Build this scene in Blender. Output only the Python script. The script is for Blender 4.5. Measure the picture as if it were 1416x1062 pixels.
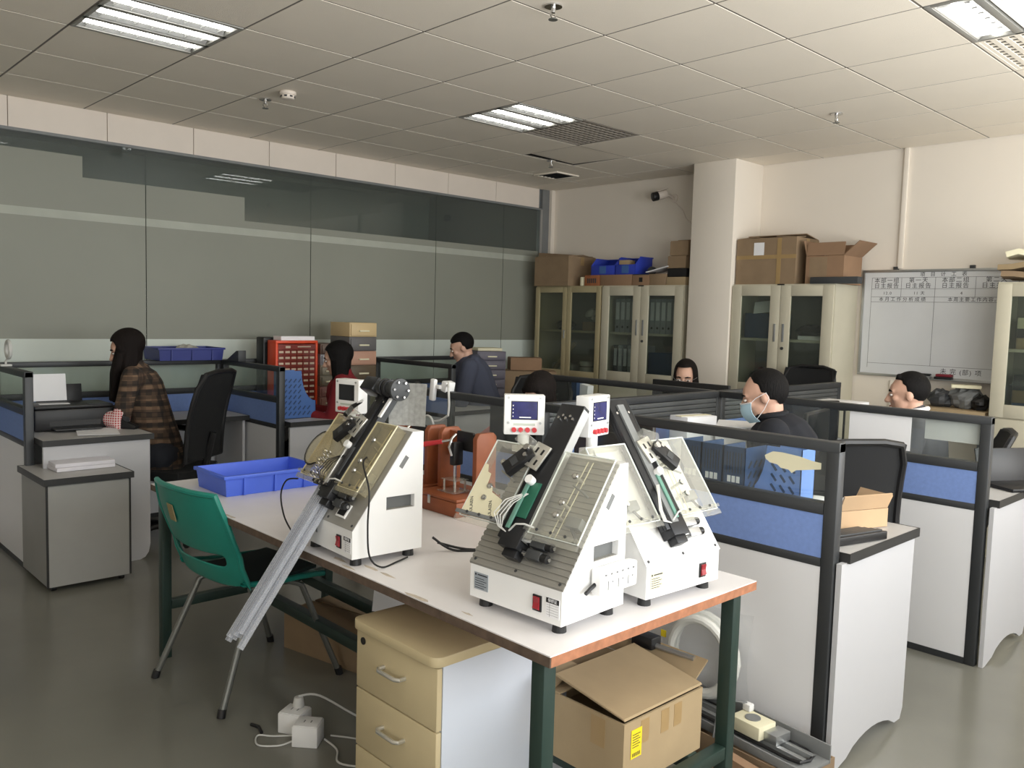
import bpy, bmesh, math, random
from mathutils import Vector, Matrix, Euler
random.seed(7)
for _o in list(bpy.data.objects): bpy.data.objects.remove(_o)
SC = bpy.context.scene
COL = SC.collection
R_ = math.radians
PI = math.pi

# ---------------------------------------------------------------- camera
def make_camera():
    yaw, pitch, roll = .8116565, -.0801941, .0284085
    f = Vector((-math.sin(yaw)*math.cos(pitch), math.cos(yaw)*math.cos(pitch), math.sin(pitch)))
    r = Vector((math.cos(yaw), math.sin(yaw), 0)); u = r.cross(f)
    r2 = math.cos(roll)*r+math.sin(roll)*u; u2 = -math.sin(roll)*r+math.cos(roll)*u
    cd = bpy.data.cameras.new('camera'); cd.sensor_width = 36; cd.lens = 36*1165.05/1416
    cd.clip_start = .05; cd.clip_end = 100
    c = bpy.data.objects.new('camera', cd); COL.objects.link(c)
    m = Matrix((r2, u2, -f)).transposed().to_4x4(); m.translation = (0, 0, 1.5)
    c.matrix_world = m; SC.camera = c
make_camera()

# ---------------------------------------------------------------- world, daylight, exposure
w = bpy.data.worlds.new('world'); SC.world = w; w.use_nodes = True
bg = w.node_tree.nodes['Background']; bg.inputs[0].default_value = (.62, .72, .85, 1); bg.inputs[1].default_value = .6
def daylight(name, loc, sx, sy, rot, power, col):
    l = bpy.data.lights.new(name, 'AREA'); l.shape = 'RECTANGLE'; l.size = sx; l.size_y = sy
    l.energy = power; l.color = col
    o = bpy.data.objects.new(name, l); COL.objects.link(o); o.location = loc; o.rotation_euler = rot
DAY = (1.0, .985, .955)
WIN = [(.9, 1.7), (2.9, 1.7), (4.9, 1.7)]          # windows of the right-hand wall: centre along the wall, width
for _y, _w in WIN:
    daylight('window_and_fill_light', (.88, _y, 1.72), _w-.1, 1.5, (0, R_(120), 0), 52, DAY)
FILLWIN = (.05, 1.4)                                               # unseen window added behind the viewer for frontal fill: centre, width
daylight('window_and_fill_light', (FILLWIN[0], -2.28, 1.72), FILLWIN[1]-.1, 1.5, (R_(118), 0, 0), 19, DAY)  # fill light of the added window, brightens faces turned to the viewer
SC.view_settings.view_transform = 'Standard'; SC.view_settings.look = 'None'
SC.view_settings.gamma = 1; SC.view_settings.use_curve_mapping = False
SC.view_settings.exposure = .66

# ---------------------------------------------------------------- helpers
def lin(c):
    return tuple(((v/255)/12.92 if v/255 <= .04045 else ((v/255+.055)/1.055)**2.4) for v in c)
def mat(name, rgb, rough=.5, metal=0, vary=.06, scale=6., bump=0., bscale=200., emit=0, coat=0, spec=None):
    m = bpy.data.materials.new(name); m.use_nodes = True
    nt = m.node_tree; b = nt.nodes['Principled BSDF']; c = lin(rgb)
    tc = nt.nodes.new('ShaderNodeTexCoord'); nz = nt.nodes.new('ShaderNodeTexNoise'); nz.inputs['Scale'].default_value = scale; nz.inputs['Detail'].default_value = 4
    nt.links.new(tc.outputs['Object'], nz.inputs['Vector'])
    rp = nt.nodes.new('ShaderNodeValToRGB'); e = rp.color_ramp.elements
    e[0].position = .3; e[1].position = .7
    e[0].color = (*[max(0, v*(1-vary)) for v in c], 1); e[1].color = (*[min(1, v*(1+vary)) for v in c], 1)
    nt.links.new(nz.outputs['Fac'], rp.inputs['Fac']); nt.links.new(rp.outputs['Color'], b.inputs['Base Color'])
    b.inputs['Roughness'].default_value = rough; b.inputs['Metallic'].default_value = metal
    if spec is not None: b.inputs['Specular IOR Level'].default_value = spec
    if coat: b.inputs['Coat Weight'].default_value = coat; b.inputs['Coat Roughness'].default_value = .1
    if emit: b.inputs['Emission Color'].default_value = (*c, 1); b.inputs['Emission Strength'].default_value = emit
    if bump:
        n2 = nt.nodes.new('ShaderNodeTexNoise'); n2.inputs['Scale'].default_value = bscale
        nt.links.new(tc.outputs['Object'], n2.inputs['Vector'])
        bp = nt.nodes.new('ShaderNodeBump'); bp.inputs['Strength'].default_value = bump; bp.inputs['Distance'].default_value = .002
        nt.links.new(n2.outputs['Fac'], bp.inputs['Height']); nt.links.new(bp.outputs['Normal'], b.inputs['Normal'])
    return m
def clear(name, rgb, haze=.12, rough=.03, refl=1.45):
    """thin clear sheet: tinted see-through, fresnel gloss, a little haze"""
    m = bpy.data.materials.new(name); m.use_nodes = True; nt = m.node_tree; nt.nodes.clear(); c = (*lin(rgb), 1)
    out = nt.nodes.new('ShaderNodeOutputMaterial'); tr = nt.nodes.new('ShaderNodeBsdfTransparent'); tr.inputs[0].default_value = c
    df = nt.nodes.new('ShaderNodeBsdfPrincipled'); df.inputs['Roughness'].default_value = .6
    nz = nt.nodes.new('ShaderNodeTexNoise'); nz.inputs['Scale'].default_value = 5
    rp = nt.nodes.new('ShaderNodeValToRGB'); rp.color_ramp.elements[0].color = (*[v*.9 for v in c[:3]], 1); rp.color_ramp.elements[1].color = c
    nt.links.new(nz.outputs['Fac'], rp.inputs[0]); nt.links.new(rp.outputs[0], df.inputs['Base Color'])
    gl = nt.nodes.new('ShaderNodeBsdfGlossy'); gl.inputs['Roughness'].default_value = rough
    m1 = nt.nodes.new('ShaderNodeMixShader'); m1.inputs[0].default_value = haze
    m2 = nt.nodes.new('ShaderNodeMixShader'); fr = nt.nodes.new('ShaderNodeFresnel')
    ge = nt.nodes.new('ShaderNodeNewGeometry'); io = nt.nodes.new('ShaderNodeMapRange'); io.inputs['To Min'].default_value = refl; io.inputs['To Max'].default_value = 1/refl   # same gloss on both faces of a thin sheet
    nt.links.new(ge.outputs['Backfacing'], io.inputs['Value']); nt.links.new(io.outputs['Result'], fr.inputs[0])
    nt.links.new(tr.outputs[0], m1.inputs[1]); nt.links.new(df.outputs[0], m1.inputs[2])
    nt.links.new(fr.outputs[0], m2.inputs[0]); nt.links.new(m1.outputs[0], m2.inputs[1]); nt.links.new(gl.outputs[0], m2.inputs[2])
    nt.links.new(m2.outputs[0], out.inputs[0]); return m
def plaid(name, base, stripes, scale=18):
    """woven check: crossing bands of colour in object space"""
    m = bpy.data.materials.new(name); m.use_nodes = True; nt = m.node_tree; b = nt.nodes['Principled BSDF']; b.inputs['Roughness'].default_value = .9
    tc = nt.nodes.new('ShaderNodeTexCoord'); prev = None
    for i, (ax, col, fac, sc) in enumerate(stripes):
        wv = nt.nodes.new('ShaderNodeTexWave'); wv.bands_direction = ax; wv.inputs['Scale'].default_value = sc; wv.inputs['Distortion'].default_value = 1.2; wv.inputs['Detail Scale'].default_value = .6
        nt.links.new(tc.outputs['Object'], wv.inputs['Vector'])
        rp = nt.nodes.new('ShaderNodeValToRGB'); rp.color_ramp.elements[0].position = .45; rp.color_ramp.elements[1].position = .6
        nt.links.new(wv.outputs['Fac'], rp.inputs[0])
        mu = nt.nodes.new('ShaderNodeMath'); mu.operation = 'MULTIPLY'; mu.inputs[1].default_value = fac; nt.links.new(rp.outputs[0], mu.inputs[0])
        mx = nt.nodes.new('ShaderNodeMixRGB'); nt.links.new(mu.outputs[0], mx.inputs[0])
        if prev is None: mx.inputs[1].default_value = (*lin(base), 1)
        else: nt.links.new(prev, mx.inputs[1])
        mx.inputs[2].default_value = (*lin(col), 1); prev = mx.outputs[0]
    nt.links.new(prev, b.inputs['Base Color']); return m

class MB:
    """collects shapes; build() links them as ONE mesh object"""
    def __init__(s): s.v = []; s.f = []
    def add(s, vs, fs, M=None):
        k = len(s.v)
        s.v += [tuple(M @ Vector(p)) if M is not None else tuple(p) for p in vs]
        s.f += [tuple(i+k for i in q) for q in fs]; return s
    def box(s, x0, x1, y0, y1, z0, z1, M=None):
        return s.add([(x0,y0,z0),(x1,y0,z0),(x1,y1,z0),(x0,y1,z0),(x0,y0,z1),(x1,y0,z1),(x1,y1,z1),(x0,y1,z1)],
              [(0,3,2,1),(4,5,6,7),(0,1,5,4),(1,2,6,5),(2,3,7,6),(3,0,4,7)], M)
    def cb(s, c, d, M=None):
        return s.box(c[0]-d[0]/2, c[0]+d[0]/2, c[1]-d[1]/2, c[1]+d[1]/2, c[2]-d[2]/2, c[2]+d[2]/2, M)
    def prism(s, poly, a0, a1, ax='x', M=None):
        """extrude a 2-D outline along an axis (x: (y,z), y: (x,z), z: (x,y))"""
        def P(p, a): return (a, p[0], p[1]) if ax == 'x' else (p[0], a, p[1]) if ax == 'y' else (p[0], p[1], a)
        n = len(poly); vs = [P(p, a0) for p in poly]+[P(p, a1) for p in poly]
        fs = [tuple(range(n))[::-1], tuple(range(n, 2*n))]+[(i, (i+1) % n, n+(i+1) % n, n+i) for i in range(n)]
        return s.add(vs, fs, M)
    def tube(s, pts, r, n=8, closed=False, cap=True, M=None):
        pts = [Vector(p) for p in pts]; m = len(pts); rr = r if isinstance(r, (list, tuple)) else [r]*m
        vs = []; fs = []; nrm = None
        for i, p in enumerate(pts):
            a = pts[(i-1) % m] if (closed or i > 0) else p; b = pts[(i+1) % m] if (closed or i < m-1) else p
            t = (b-a).normalized()
            if nrm is None:
                nrm = t.orthogonal().normalized()
            else:
                nrm = (nrm-t*nrm.dot(t)); nrm = nrm.normalized() if nrm.length > 1e-6 else t.orthogonal().normalized()
            bi = t.cross(nrm)
            for k in range(n):
                a_ = 2*PI*k/n; vs.append(p+(nrm*math.cos(a_)+bi*math.sin(a_))*rr[i])
        for i in range(m if closed else m-1):
            j = (i+1) % m
            for k in range(n): fs.append((i*n+k, i*n+(k+1) % n, j*n+(k+1) % n, j*n+k))
        if cap and not closed: fs += [tuple(range(n))[::-1], tuple((m-1)*n+k for k in range(n))]
        return s.add(vs, fs, M)
    def cyl(s, p0, p1, r, r1=None, n=16, M=None): return s.tube([p0, p1], [r, r if r1 is None else r1], n, M=M)
    def ell(s, c, r, n=16, m=10, M=None):
        vs = [(c[0], c[1], c[2]-r[2])]; fs = []
        for i in range(1, m):
            t = PI*i/m
            for k in range(n): a = 2*PI*k/n; vs.append((c[0]+r[0]*math.sin(t)*math.cos(a), c[1]+r[1]*math.sin(t)*math.sin(a), c[2]-r[2]*math.cos(t)))
        vs.append((c[0], c[1], c[2]+r[2])); L = len(vs)-1
        for k in range(n): fs.append((0, 1+(k+1) % n, 1+k)); fs.append((L, 1+(m-2)*n+k, 1+(m-2)*n+(k+1) % n))
        for i in range(m-2):
            for k in range(n): a = 1+i*n; fs.append((a+k, a+(k+1) % n, a+n+(k+1) % n, a+n+k))
        return s.add(vs, fs, M)
    def cap(s, p0, p1, r0, r1, n=14):
        """capsule with two radii (for figures that are then fused)"""
        p0 = Vector(p0); p1 = Vector(p1); d = p1-p0; L = max(d.length, 1e-4); t = d/L; pts = []; rr = []
        for q in (-.98, -.8, -.5, 0): pts.append(p0+t*r0*q); rr.append(r0*math.sqrt(max(0, 1-q*q))+1e-4)
        for q in (0, .5, .8, .98): pts.append(p1+t*r1*q); rr.append(r1*math.sqrt(max(0, 1-q*q))+1e-4)
        return s.tube(pts, rr, n)
    def sheet(s, grid, th=0.0):
        """grid of points -> surface, with thickness when th"""
        n = len(grid); m = len(grid[0]); vs = [Vector(p) for row in grid for p in row]
        fs = [(i*m+j, i*m+j+1, (i+1)*m+j+1, (i+1)*m+j) for i in range(n-1) for j in range(m-1)]
        if th:
            nr = [Vector((0,0,0)) for _ in vs]
            for q in fs:
                nn = (vs[q[1]]-vs[q[0]]).cross(vs[q[3]]-vs[q[0]])
                if nn.length > 0: nn.normalize()
                for i in q: nr[i] += nn
            N = len(vs); vs = vs+[v-nr[i].normalized()*th for i, v in enumerate(vs)]
            fs = fs+[tuple(i+N for i in q)[::-1] for q in fs]
            b = [i for i in range(m)]+[i*m+m-1 for i in range(1, n)]+[(n-1)*m+j for j in range(m-2, -1, -1)]+[i*m for i in range(n-2, 0, -1)]
            fs += [(b[(i+1) % len(b)], b[i], b[i]+N, b[(i+1) % len(b)]+N) for i in range(len(b))]
        return s.add(vs, fs)
    def mesh(s, name, bevel=0, seg=2, smooth=False, ang=35):
        me = bpy.data.meshes.new(name); me.from_pydata(s.v, [], s.f); me.update()
        if bevel:
            bm = bmesh.new(); bm.from_mesh(me)
            bmesh.ops.recalc_face_normals(bm, faces=bm.faces)
            ed = [e for e in bm.edges if len(e.link_faces) == 2 and e.calc_face_angle(0) > R_(30)]
            bmesh.ops.bevel(bm, geom=ed, offset=bevel, segments=seg, affect='EDGES', profile=.5, clamp_overlap=True)
            bm.to_mesh(me); bm.free()
        else:
            bm = bmesh.new(); bm.from_mesh(me); bmesh.ops.recalc_face_normals(bm, faces=bm.faces); bm.to_mesh(me); bm.free()
        if smooth or bevel:
            me.polygons.foreach_set('use_smooth', [True]*len(me.polygons)); me.set_sharp_from_angle(angle=R_(ang))
        return me
    def build(s, name, m, parent=None, bevel=0, seg=2, smooth=False, ang=35):
        return link(name, s.mesh(name, bevel, seg, smooth, ang), m, parent)
def link(name, me, m, parent=None):
    if m and not me.materials: me.materials.append(m)
    o = bpy.data.objects.new(name, me); COL.objects.link(o); o.parent = parent; return o
def tag(o, label=None, cat=None, group=None, kind=None):
    if label: o['label'] = label
    if cat: o['category'] = cat
    if group: o['group'] = group
    if kind: o['kind'] = kind
    return o
def thing(name, label, cat, loc=(0,0,0), rz=0, group=None, rx=0, ry=0):
    o = bpy.data.objects.new(name, None); o.empty_display_size = .05; COL.objects.link(o)
    o.location = loc; o.rotation_euler = (R_(rx), R_(ry), R_(rz)); return tag(o, label, cat, group)
def solo(name, mb, m, label, cat, group=None, loc=None, rz=0, **k):
    o = mb.build(name, m, None, **k)
    if loc is not None: o.location = loc; o.rotation_euler = (0, 0, R_(rz))
    return tag(o, label, cat, group)
def struct(name, mb, m, parent=None, **k):
    o = mb.build(name, m, parent, **k); o['kind'] = 'structure'; return o
def dup(root, loc=None, rz=None, label=None, group=None):
    c = root.copy(); COL.objects.link(c)
    if loc is not None: c.location = loc
    if rz is not None: c.rotation_euler = (c.rotation_euler.x, c.rotation_euler.y, R_(rz))
    tag(c, label, None, group)
    for ch in list(root.children):
        d = ch.copy(); COL.objects.link(d); d.parent = c
        for g in list(ch.children):
            e = g.copy(); COL.objects.link(e); e.parent = d
    return c
def text(name, s, size, m, parent, loc, rot, ext=.0004, align='CENTER', spacing=1.0):
    cu = bpy.data.curves.new(name, 'FONT'); cu.body = s; cu.size = size; cu.extrude = ext; cu.align_x = align; cu.align_y = 'CENTER'; cu.space_character = spacing; cu.resolution_u = 2
    t = bpy.data.objects.new(name+'_curve', cu); COL.objects.link(t)
    bpy.context.view_layer.update()
    me = bpy.data.meshes.new_from_object(t.evaluated_get(bpy.context.evaluated_depsgraph_get()))
    bpy.data.objects.remove(t); me.name = name; me.materials.clear()
    o = link(name, me, m, parent); o.location = loc; o.rotation_euler = rot; return o
def cut(o, mb):
    """cut a hole shaped like mb out of o and keep the result as plain mesh"""
    c = mb.build('cutter', None, o.parent); md = o.modifiers.new('cut', 'BOOLEAN'); md.object = c; md.operation = 'DIFFERENCE'; md.solver = 'EXACT'
    bpy.context.view_layer.update()
    me = bpy.data.meshes.new_from_object(o.evaluated_get(bpy.context.evaluated_depsgraph_get()))
    o.modifiers.clear(); o.data = me; bpy.data.objects.remove(c)
def MR(loc=(0,0,0), rz=0, rx=0, ry=0):
    return Matrix.Translation(loc) @ Euler((R_(rx), R_(ry), R_(rz))).to_matrix().to_4x4()

# ---------------------------------------------------------------- materials
WALL = mat('wall_paint', (233, 224, 211), .7, vary=.02, scale=1.5)
FLOOR = mat('floor_epoxy', (124, 123, 114), .2, vary=.1, scale=1.3, bump=.05, bscale=30)
CEILDARK = mat('ceiling_void', (34, 32, 30), .9)
TILE = mat('ceiling_tile_metal', (236, 227, 212), .55, vary=.02, scale=2, bump=.6, bscale=260)
FASCIA = mat('fascia_panel', (226, 215, 203), .5, vary=.02)
GREYTRIM = mat('grey_trim', (120, 122, 122), .45)
GLASSW = clear('partition_glass', (240, 246, 242), .04, .02)
FILM = mat('frosted_film', (140, 142, 131), .5, vary=.05, scale=.8, spec=.35)
FILM2 = mat('pale_film', (206, 214, 206), .5, vary=.04, scale=1, spec=.3)
STRIPE = mat('painted_reflection', (172, 175, 164), .5, spec=.3)  # lighter tone painted in for a reflection across the glass
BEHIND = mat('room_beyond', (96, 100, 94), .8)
ALU = mat('aluminium', (178, 180, 180), .35, .8, .04)
CHROME = mat('chrome', (205, 205, 205), .18, 1, .02)
STEEL = mat('leg_steel', (120, 122, 118), .4, .6)
FRAME = mat('partition_frame', (56, 58, 60), .45, .2)
FABRIC = mat('blue_fabric', (122, 148, 206), .9, vary=.05, scale=60, bump=.3, bscale=700)
ENDWHITE = mat('end_panel_laminate', (192, 192, 195), .45, vary=.02, scale=2)
PWHITE = mat('white_laminate', (232, 232, 234), .45, vary=.02, scale=2)
DESKTOP = mat('desk_laminate', (186, 184, 182), .4, vary=.03, scale=3)
EDGE = mat('dark_edge', (44, 44, 44), .5)
PGLASS = clear('panel_glass', (250, 253, 251), .02, .02)
SLAT = mat('grey_slat', (78, 80, 80), .5)
CABINET = mat('cabinet_steel', (196, 190, 170), .45, vary=.03)
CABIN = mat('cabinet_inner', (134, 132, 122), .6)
CGLASS = clear('cabinet_glass', (222, 227, 222), .03, .02)
CARD = mat('cardboard', (142, 120, 94), .85, vary=.08, scale=9, bump=.15, bscale=60)
CARD2 = mat('cardboard_light', (168, 147, 114), .85, vary=.05, scale=9)
CARD3 = mat('cardboard_orange', (146, 116, 90), .85, vary=.07)
TAPE = mat('packing_tape', (164, 136, 92), .3, vary=.05)
BINBLUE = mat('bin_blue', (80, 112, 226), .4, vary=.04)
BINDARK = mat('bin_navy', (46, 66, 178), .4, vary=.05)
BLACK = mat('black_plastic', (24, 24, 26), .45)
BLACKM = mat('black_mesh', (20, 21, 23), .85, bump=.5, bscale=900)
DARKG = mat('dark_grey', (58, 60, 62), .5)
MIDG = mat('mid_grey', (120, 122, 122), .5)
PAPER = mat('paper', (238, 238, 240), .8, vary=.01)
PAPERC = mat('paper_cream', (226, 220, 190), .8, vary=.03)
MWHITE = mat('machine_white', (236, 236, 235), .35, vary=.01)
MGREY = mat('machine_grey', (150, 148, 142), .4, .2, .03)
ACRYL = clear('acrylic', (250, 250, 246), .10, .06)
ACRYLY = clear('acrylic_aged', (246, 241, 222), .14, .12)
TUBEM = clear('tube_plastic', (244, 246, 250), .24, .1)
RED = mat('red_plastic', (196, 48, 56), .4)
REDDK = mat('rocker_red', (150, 40, 48), .35)
GREEN = mat('circuit_green', (30, 92, 72), .45)
TEAL = mat('chair_teal', (28, 132, 118), .38, vary=.04, coat=.2)
LEGGREEN = mat('table_green', (36, 55, 49), .45, vary=.05)
TTOP = mat('table_laminate', (226, 223, 223), .4, vary=.04, scale=5)
PLYEDGE = mat('plywood_edge', (166, 112, 82), .7, vary=.2, scale=40)
WOOD = mat('jig_wood', (146, 80, 46), .5, vary=.15, scale=14)
BEIGE = mat('pedestal_beige', (198, 182, 145), .45, vary=.03)
PEDSIDE = mat('pedestal_side', (206, 212, 222), .45, vary=.02)
SKIN = mat('skin', (206, 164, 142), .55, vary=.05, scale=20)
def hairmat(name, rgb):
    """strands: noise stretched along the hair, colour and relief"""
    m = mat(name, rgb, .7, vary=.1); nt = m.node_tree; b = nt.nodes['Principled BSDF']
    tc = nt.nodes.new('ShaderNodeTexCoord'); mp = nt.nodes.new('ShaderNodeMapping'); mp.inputs['Scale'].default_value = (1, 1, .08)
    nz = nt.nodes.new('ShaderNodeTexNoise'); nz.inputs['Scale'].default_value = 260; nz.inputs['Detail'].default_value = 3
    nt.links.new(tc.outputs['Object'], mp.inputs[0]); nt.links.new(mp.outputs[0], nz.inputs['Vector'])
    bp = nt.nodes.new('ShaderNodeBump'); bp.inputs['Strength'].default_value = .9; bp.inputs['Distance'].default_value = .004
    nt.links.new(nz.outputs['Fac'], bp.inputs['Height']); nt.links.new(bp.outputs['Normal'], b.inputs['Normal']); b.inputs['Specular IOR Level'].default_value = .18
    return m
HAIR = hairmat('black_hair', (15, 13, 13)); HAIRB = hairmat('dark_brown_hair', (24, 18, 16))
SCREEN = mat('screen_navy', (34, 36, 84), .2, vary=.3, scale=30, emit=.25)
SCREENOFF = mat('screen_dark', (26, 30, 36), .15)
INK = mat('ink', (40, 42, 48), .8)
INKB = mat('ink_blue', (40, 52, 120), .8)
YELLOW = mat('yellow_label', (240, 214, 40), .6, vary=.02)
WIRE = mat('black_wire', (18, 18, 20), .5)
WIREW = mat('white_wire', (206, 206, 202), .5)
FILEBLUE = mat('file_blue', (66, 104, 166), .45, vary=.04)
FILENAVY = mat('file_navy', (38, 66, 104), .45, vary=.05)
FILELIGHT = mat('file_light_blue', (110, 146, 214), .45, vary=.03)
# ================================================================ the room
XL, XR, YF, YB, ZC = -6.27, .923, -2.325, 6.45, 2.82
struct('floor', MB().box(XL-2.2, XR, YF, YB, -.08, 0), FLOOR)
ceil = struct('ceiling', MB().box(XL, XR, YF, YB, ZC+.03, ZC+.12), CEILDARK)
# clip-in metal tiles, 0.6 m grid
tile_mb = MB(); tile_mb.box(-.2945, .2945, -.2945, .2945, 0, .007)
tile_me = tile_mb.mesh('ceiling_tile', bevel=.0015, seg=1)
edge_me = MB().box(-.2945, .2945, -.181, .181, 0, .007).mesh('ceiling_tile_cut', bevel=.0015, seg=1)
GX, GY = -3.277, 3.075
LIGHTS = [(-2, 1), (-2, -3), (3, 1)]
VENTS = [(-2, 2), (3, 2)]
for i in range(-5, 7):
    for j in range(-9, 6):
        if (i, j) in LIGHTS or (i, j) in VENTS: continue
        if j == 5: o = link('ceiling_tile', edge_me, TILE, ceil); o.location = (GX+.6*i+.3, GY+.6*j+.187, ZC)
        else: o = link('ceiling_tile', tile_me, TILE, ceil); o.location = (GX+.6*i+.3, GY+.6*j+.3, ZC)
        if (i, j) == (-3, 3): o.location.z += .012; o.rotation_euler = (R_(-1.2), R_(1.0), 0)

RUN = mat('grid_runner', (112, 106, 99), .6)
for i in range(-4, 7): MB().box(GX+.6*i-.0055, GX+.6*i+.0055, YF, YB, ZC+.002, ZC+.006).build('grid_runner', RUN, ceil)
for j in range(-8, 6): MB().box(XL, XR, GY+.6*j-.0055, GY+.6*j+.0055, ZC+.0021, ZC+.0061).build('grid_runner', RUN, ceil)
# louvre ceiling lights: three bright troughs running along the room
LAMPW = mat('louvre_reflector', (226, 226, 224), .25, .6, .02)
TUBEL = mat('lamp_tube', (255, 255, 250), .4, emit=7)
def louvre_light(i, j, label):
    t = thing('ceiling_light', label, 'light', (GX+.6*i+.3, GY+.6*j+.3, ZC), 0, 'louvre ceiling lights')
    fr = MB()
    for x0, x1 in ((-.295, -.27), (-.12, -.085), (.085, .12), (.27, .295)): fr.box(x0, x1, -.295, .295, -.004, .03)
    fr.box(-.27, .27, -.295, -.275, -.004, .03); fr.box(-.27, .27, .275, .295, -.004, .03)
    fr.build('frame', MGREY, t, bevel=.002)
    MB().box(-.292, .292, -.292, .292, .0305, .034).build('housing', LAMPW, t)
    for cx in (-.195, 0, .195):
        tr = MB()
        for s in (-1, 1): tr.add([(cx+s*.072, -.27, .0), (cx+s*.072, .27, .0), (cx+s*.03, .27, .03), (cx+s*.03, -.27, .03)], [(0, 1, 2, 3)])
        r = tr.build('reflector', LAMPW, t)
        for k in range(-3, 4): MB().prism([(-.07, .002), (.07, .002), (.035, .024), (-.035, .024)], k*.08-.001, k*.08+.001, 'y', M=MR((cx, 0, 0))).build('louvre_blade', LAMPW, t)
        MB().cyl((cx, -.265, .016), (cx, .265, .016), .0145, n=12).build('lamp_tube', TUBEL, t, smooth=True)
    return t
for (i, j), lb in zip(LIGHTS, ('three-tube louvre ceiling light beside the perforated vent panel, centre of the ceiling',
        'three-tube louvre ceiling light above the left cubicles near the smoke detector', 'large bright louvre ceiling light at the top right corner of the photo')):
    louvre_light(i, j, lb)
# perforated vent panels
VENT = mat('vent_metal', (150, 142, 132), .5)
def vent(i, j, label, m):
    t = thing('vent_panel', label, 'vent', (GX+.6*i+.3, GY+.6*j+.3, ZC), 0, 'perforated ceiling vents')
    g = MB()
    for k in range(12):
        a = -.285+k*.0495
        g.box(a, a+.024, -.29, .29, .002, .006); g.box(-.29, .29, a, a+.024, .006, .01)
    g.build('grille', m, t)
    f = MB(); f.box(-.295, .295, -.295, -.28, 0, .025); f.box(-.295, .295, .28, .295, 0, .025); f.box(-.295, -.28, -.28, .28, 0, .025); f.box(.28, .295, -.28, .28, 0, .025)
    f.build('frame', m, t)
vent(*VENTS[0], 'brown-grey perforated vent panel next to the centre ceiling light', VENT)
vent(*VENTS[1], 'pale perforated vent panel beside the top right ceiling light', TILE)
t = thing('air_diffuser', 'small dark square air diffuser in the ceiling near the back left corner', 'vent', (-5.53, 5.74, ZC))
f = MB(); f.box(-.15, .15, -.15, -.125, -.012, .0); f.box(-.15, .15, .125, .15, -.012, 0); f.box(-.15, -.125, -.125, .125, -.012, 0); f.box(.125, .15, -.125, .125, -.012, 0); f.build('frame', TILE, t, bevel=.002)
for k in range(5):
    MB().box(-.12, .12, -.008, .008, -.009, -.007, MR((0, -.1+k*.05, 0), rx=35)).build('blade', DARKG, t)
MB().box(-.124, .124, -.124, .124, -.004, -.001).build('duct', BLACK, t)
# sprinklers, smoke detector
def sprinkler(x, y, label):
    t = thing('sprinkler', label, 'sprinkler', (x, y, ZC), 0, 'ceiling sprinklers')
    MB().cyl((0, 0, 0), (0, 0, -.006), .038, n=20).build('rose', CHROME, t, smooth=True)
    b = MB(); b.cyl((0, 0, -.006), (0, 0, -.03), .011, .009); b.tube([(0, -.013, -.028), (0, -.016, -.042), (0, -.004, -.056)], .003, 6); b.tube([(0, .013, -.028), (0, .016, -.042), (0, .004, -.056)], .003, 6); b.build('body', CHROME, t, smooth=True)
    MB().cyl((0, 0, -.056), (0, 0, -.059), .02, n=14).build('deflector', STEEL, t, smooth=True)
sprinkler(-5.046, 2.576, 'small chrome sprinkler head beside the white smoke detector')
sprinkler(-2.593, 2.64, 'chrome sprinkler head cut by the top edge of the photo')
sprinkler(-5.066, 5.188, 'chrome sprinkler head in front of the small dark air diffuser')
sprinkler(-2.546, 5.146, 'chrome sprinkler head in the ceiling above the whiteboard side')
t = thing('smoke_detector', 'round white smoke detector on the ceiling above the left cubicles', 'detector', (-4.774, 2.583, ZC))
MB().cyl((0, 0, 0), (0, 0, -.02), .05, n=24).build('base', FASCIA, t, bevel=.003)
MB().cyl((0, 0, -.02), (0, 0, -.045), .046, .038, n=24).build('head', FASCIA, t, bevel=.004)
for k in range(8): MB().box(-.008, .008, .042, .0445, -.036, -.026, MR(rz=k*45)).build('slot', DARKG, t)

# back wall, column, trims
struct('wall_back', MB().box(XL-.1, XR+.1, YB, YB+.12, 0, ZC+.12), WALL)
struct('column', MB().box(-4.21, -3.805, 6.03, YB, 0, ZC), WALL, bevel=.004)
struct('trim_1', MB().box(XL-.04, XL+.015, 6.30, YB, 0, ZC), GREYTRIM)
struct('trim_2', MB().box(-2.64, -2.605, YB-.022, YB, 1.935, ZC).box(-2.64, -2.605, YB-.022, YB, .1, 1.10), WALL, bevel=.003)
struct('trim_3', MB().box(XL-.02, XL+.05, YB-.05, YB, 0, ZC), WALL)
struct('baseboard_back', MB().box(-3.8, XR, YB-.014, YB, 0, .1), GREYTRIM, bevel=.002)
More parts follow.
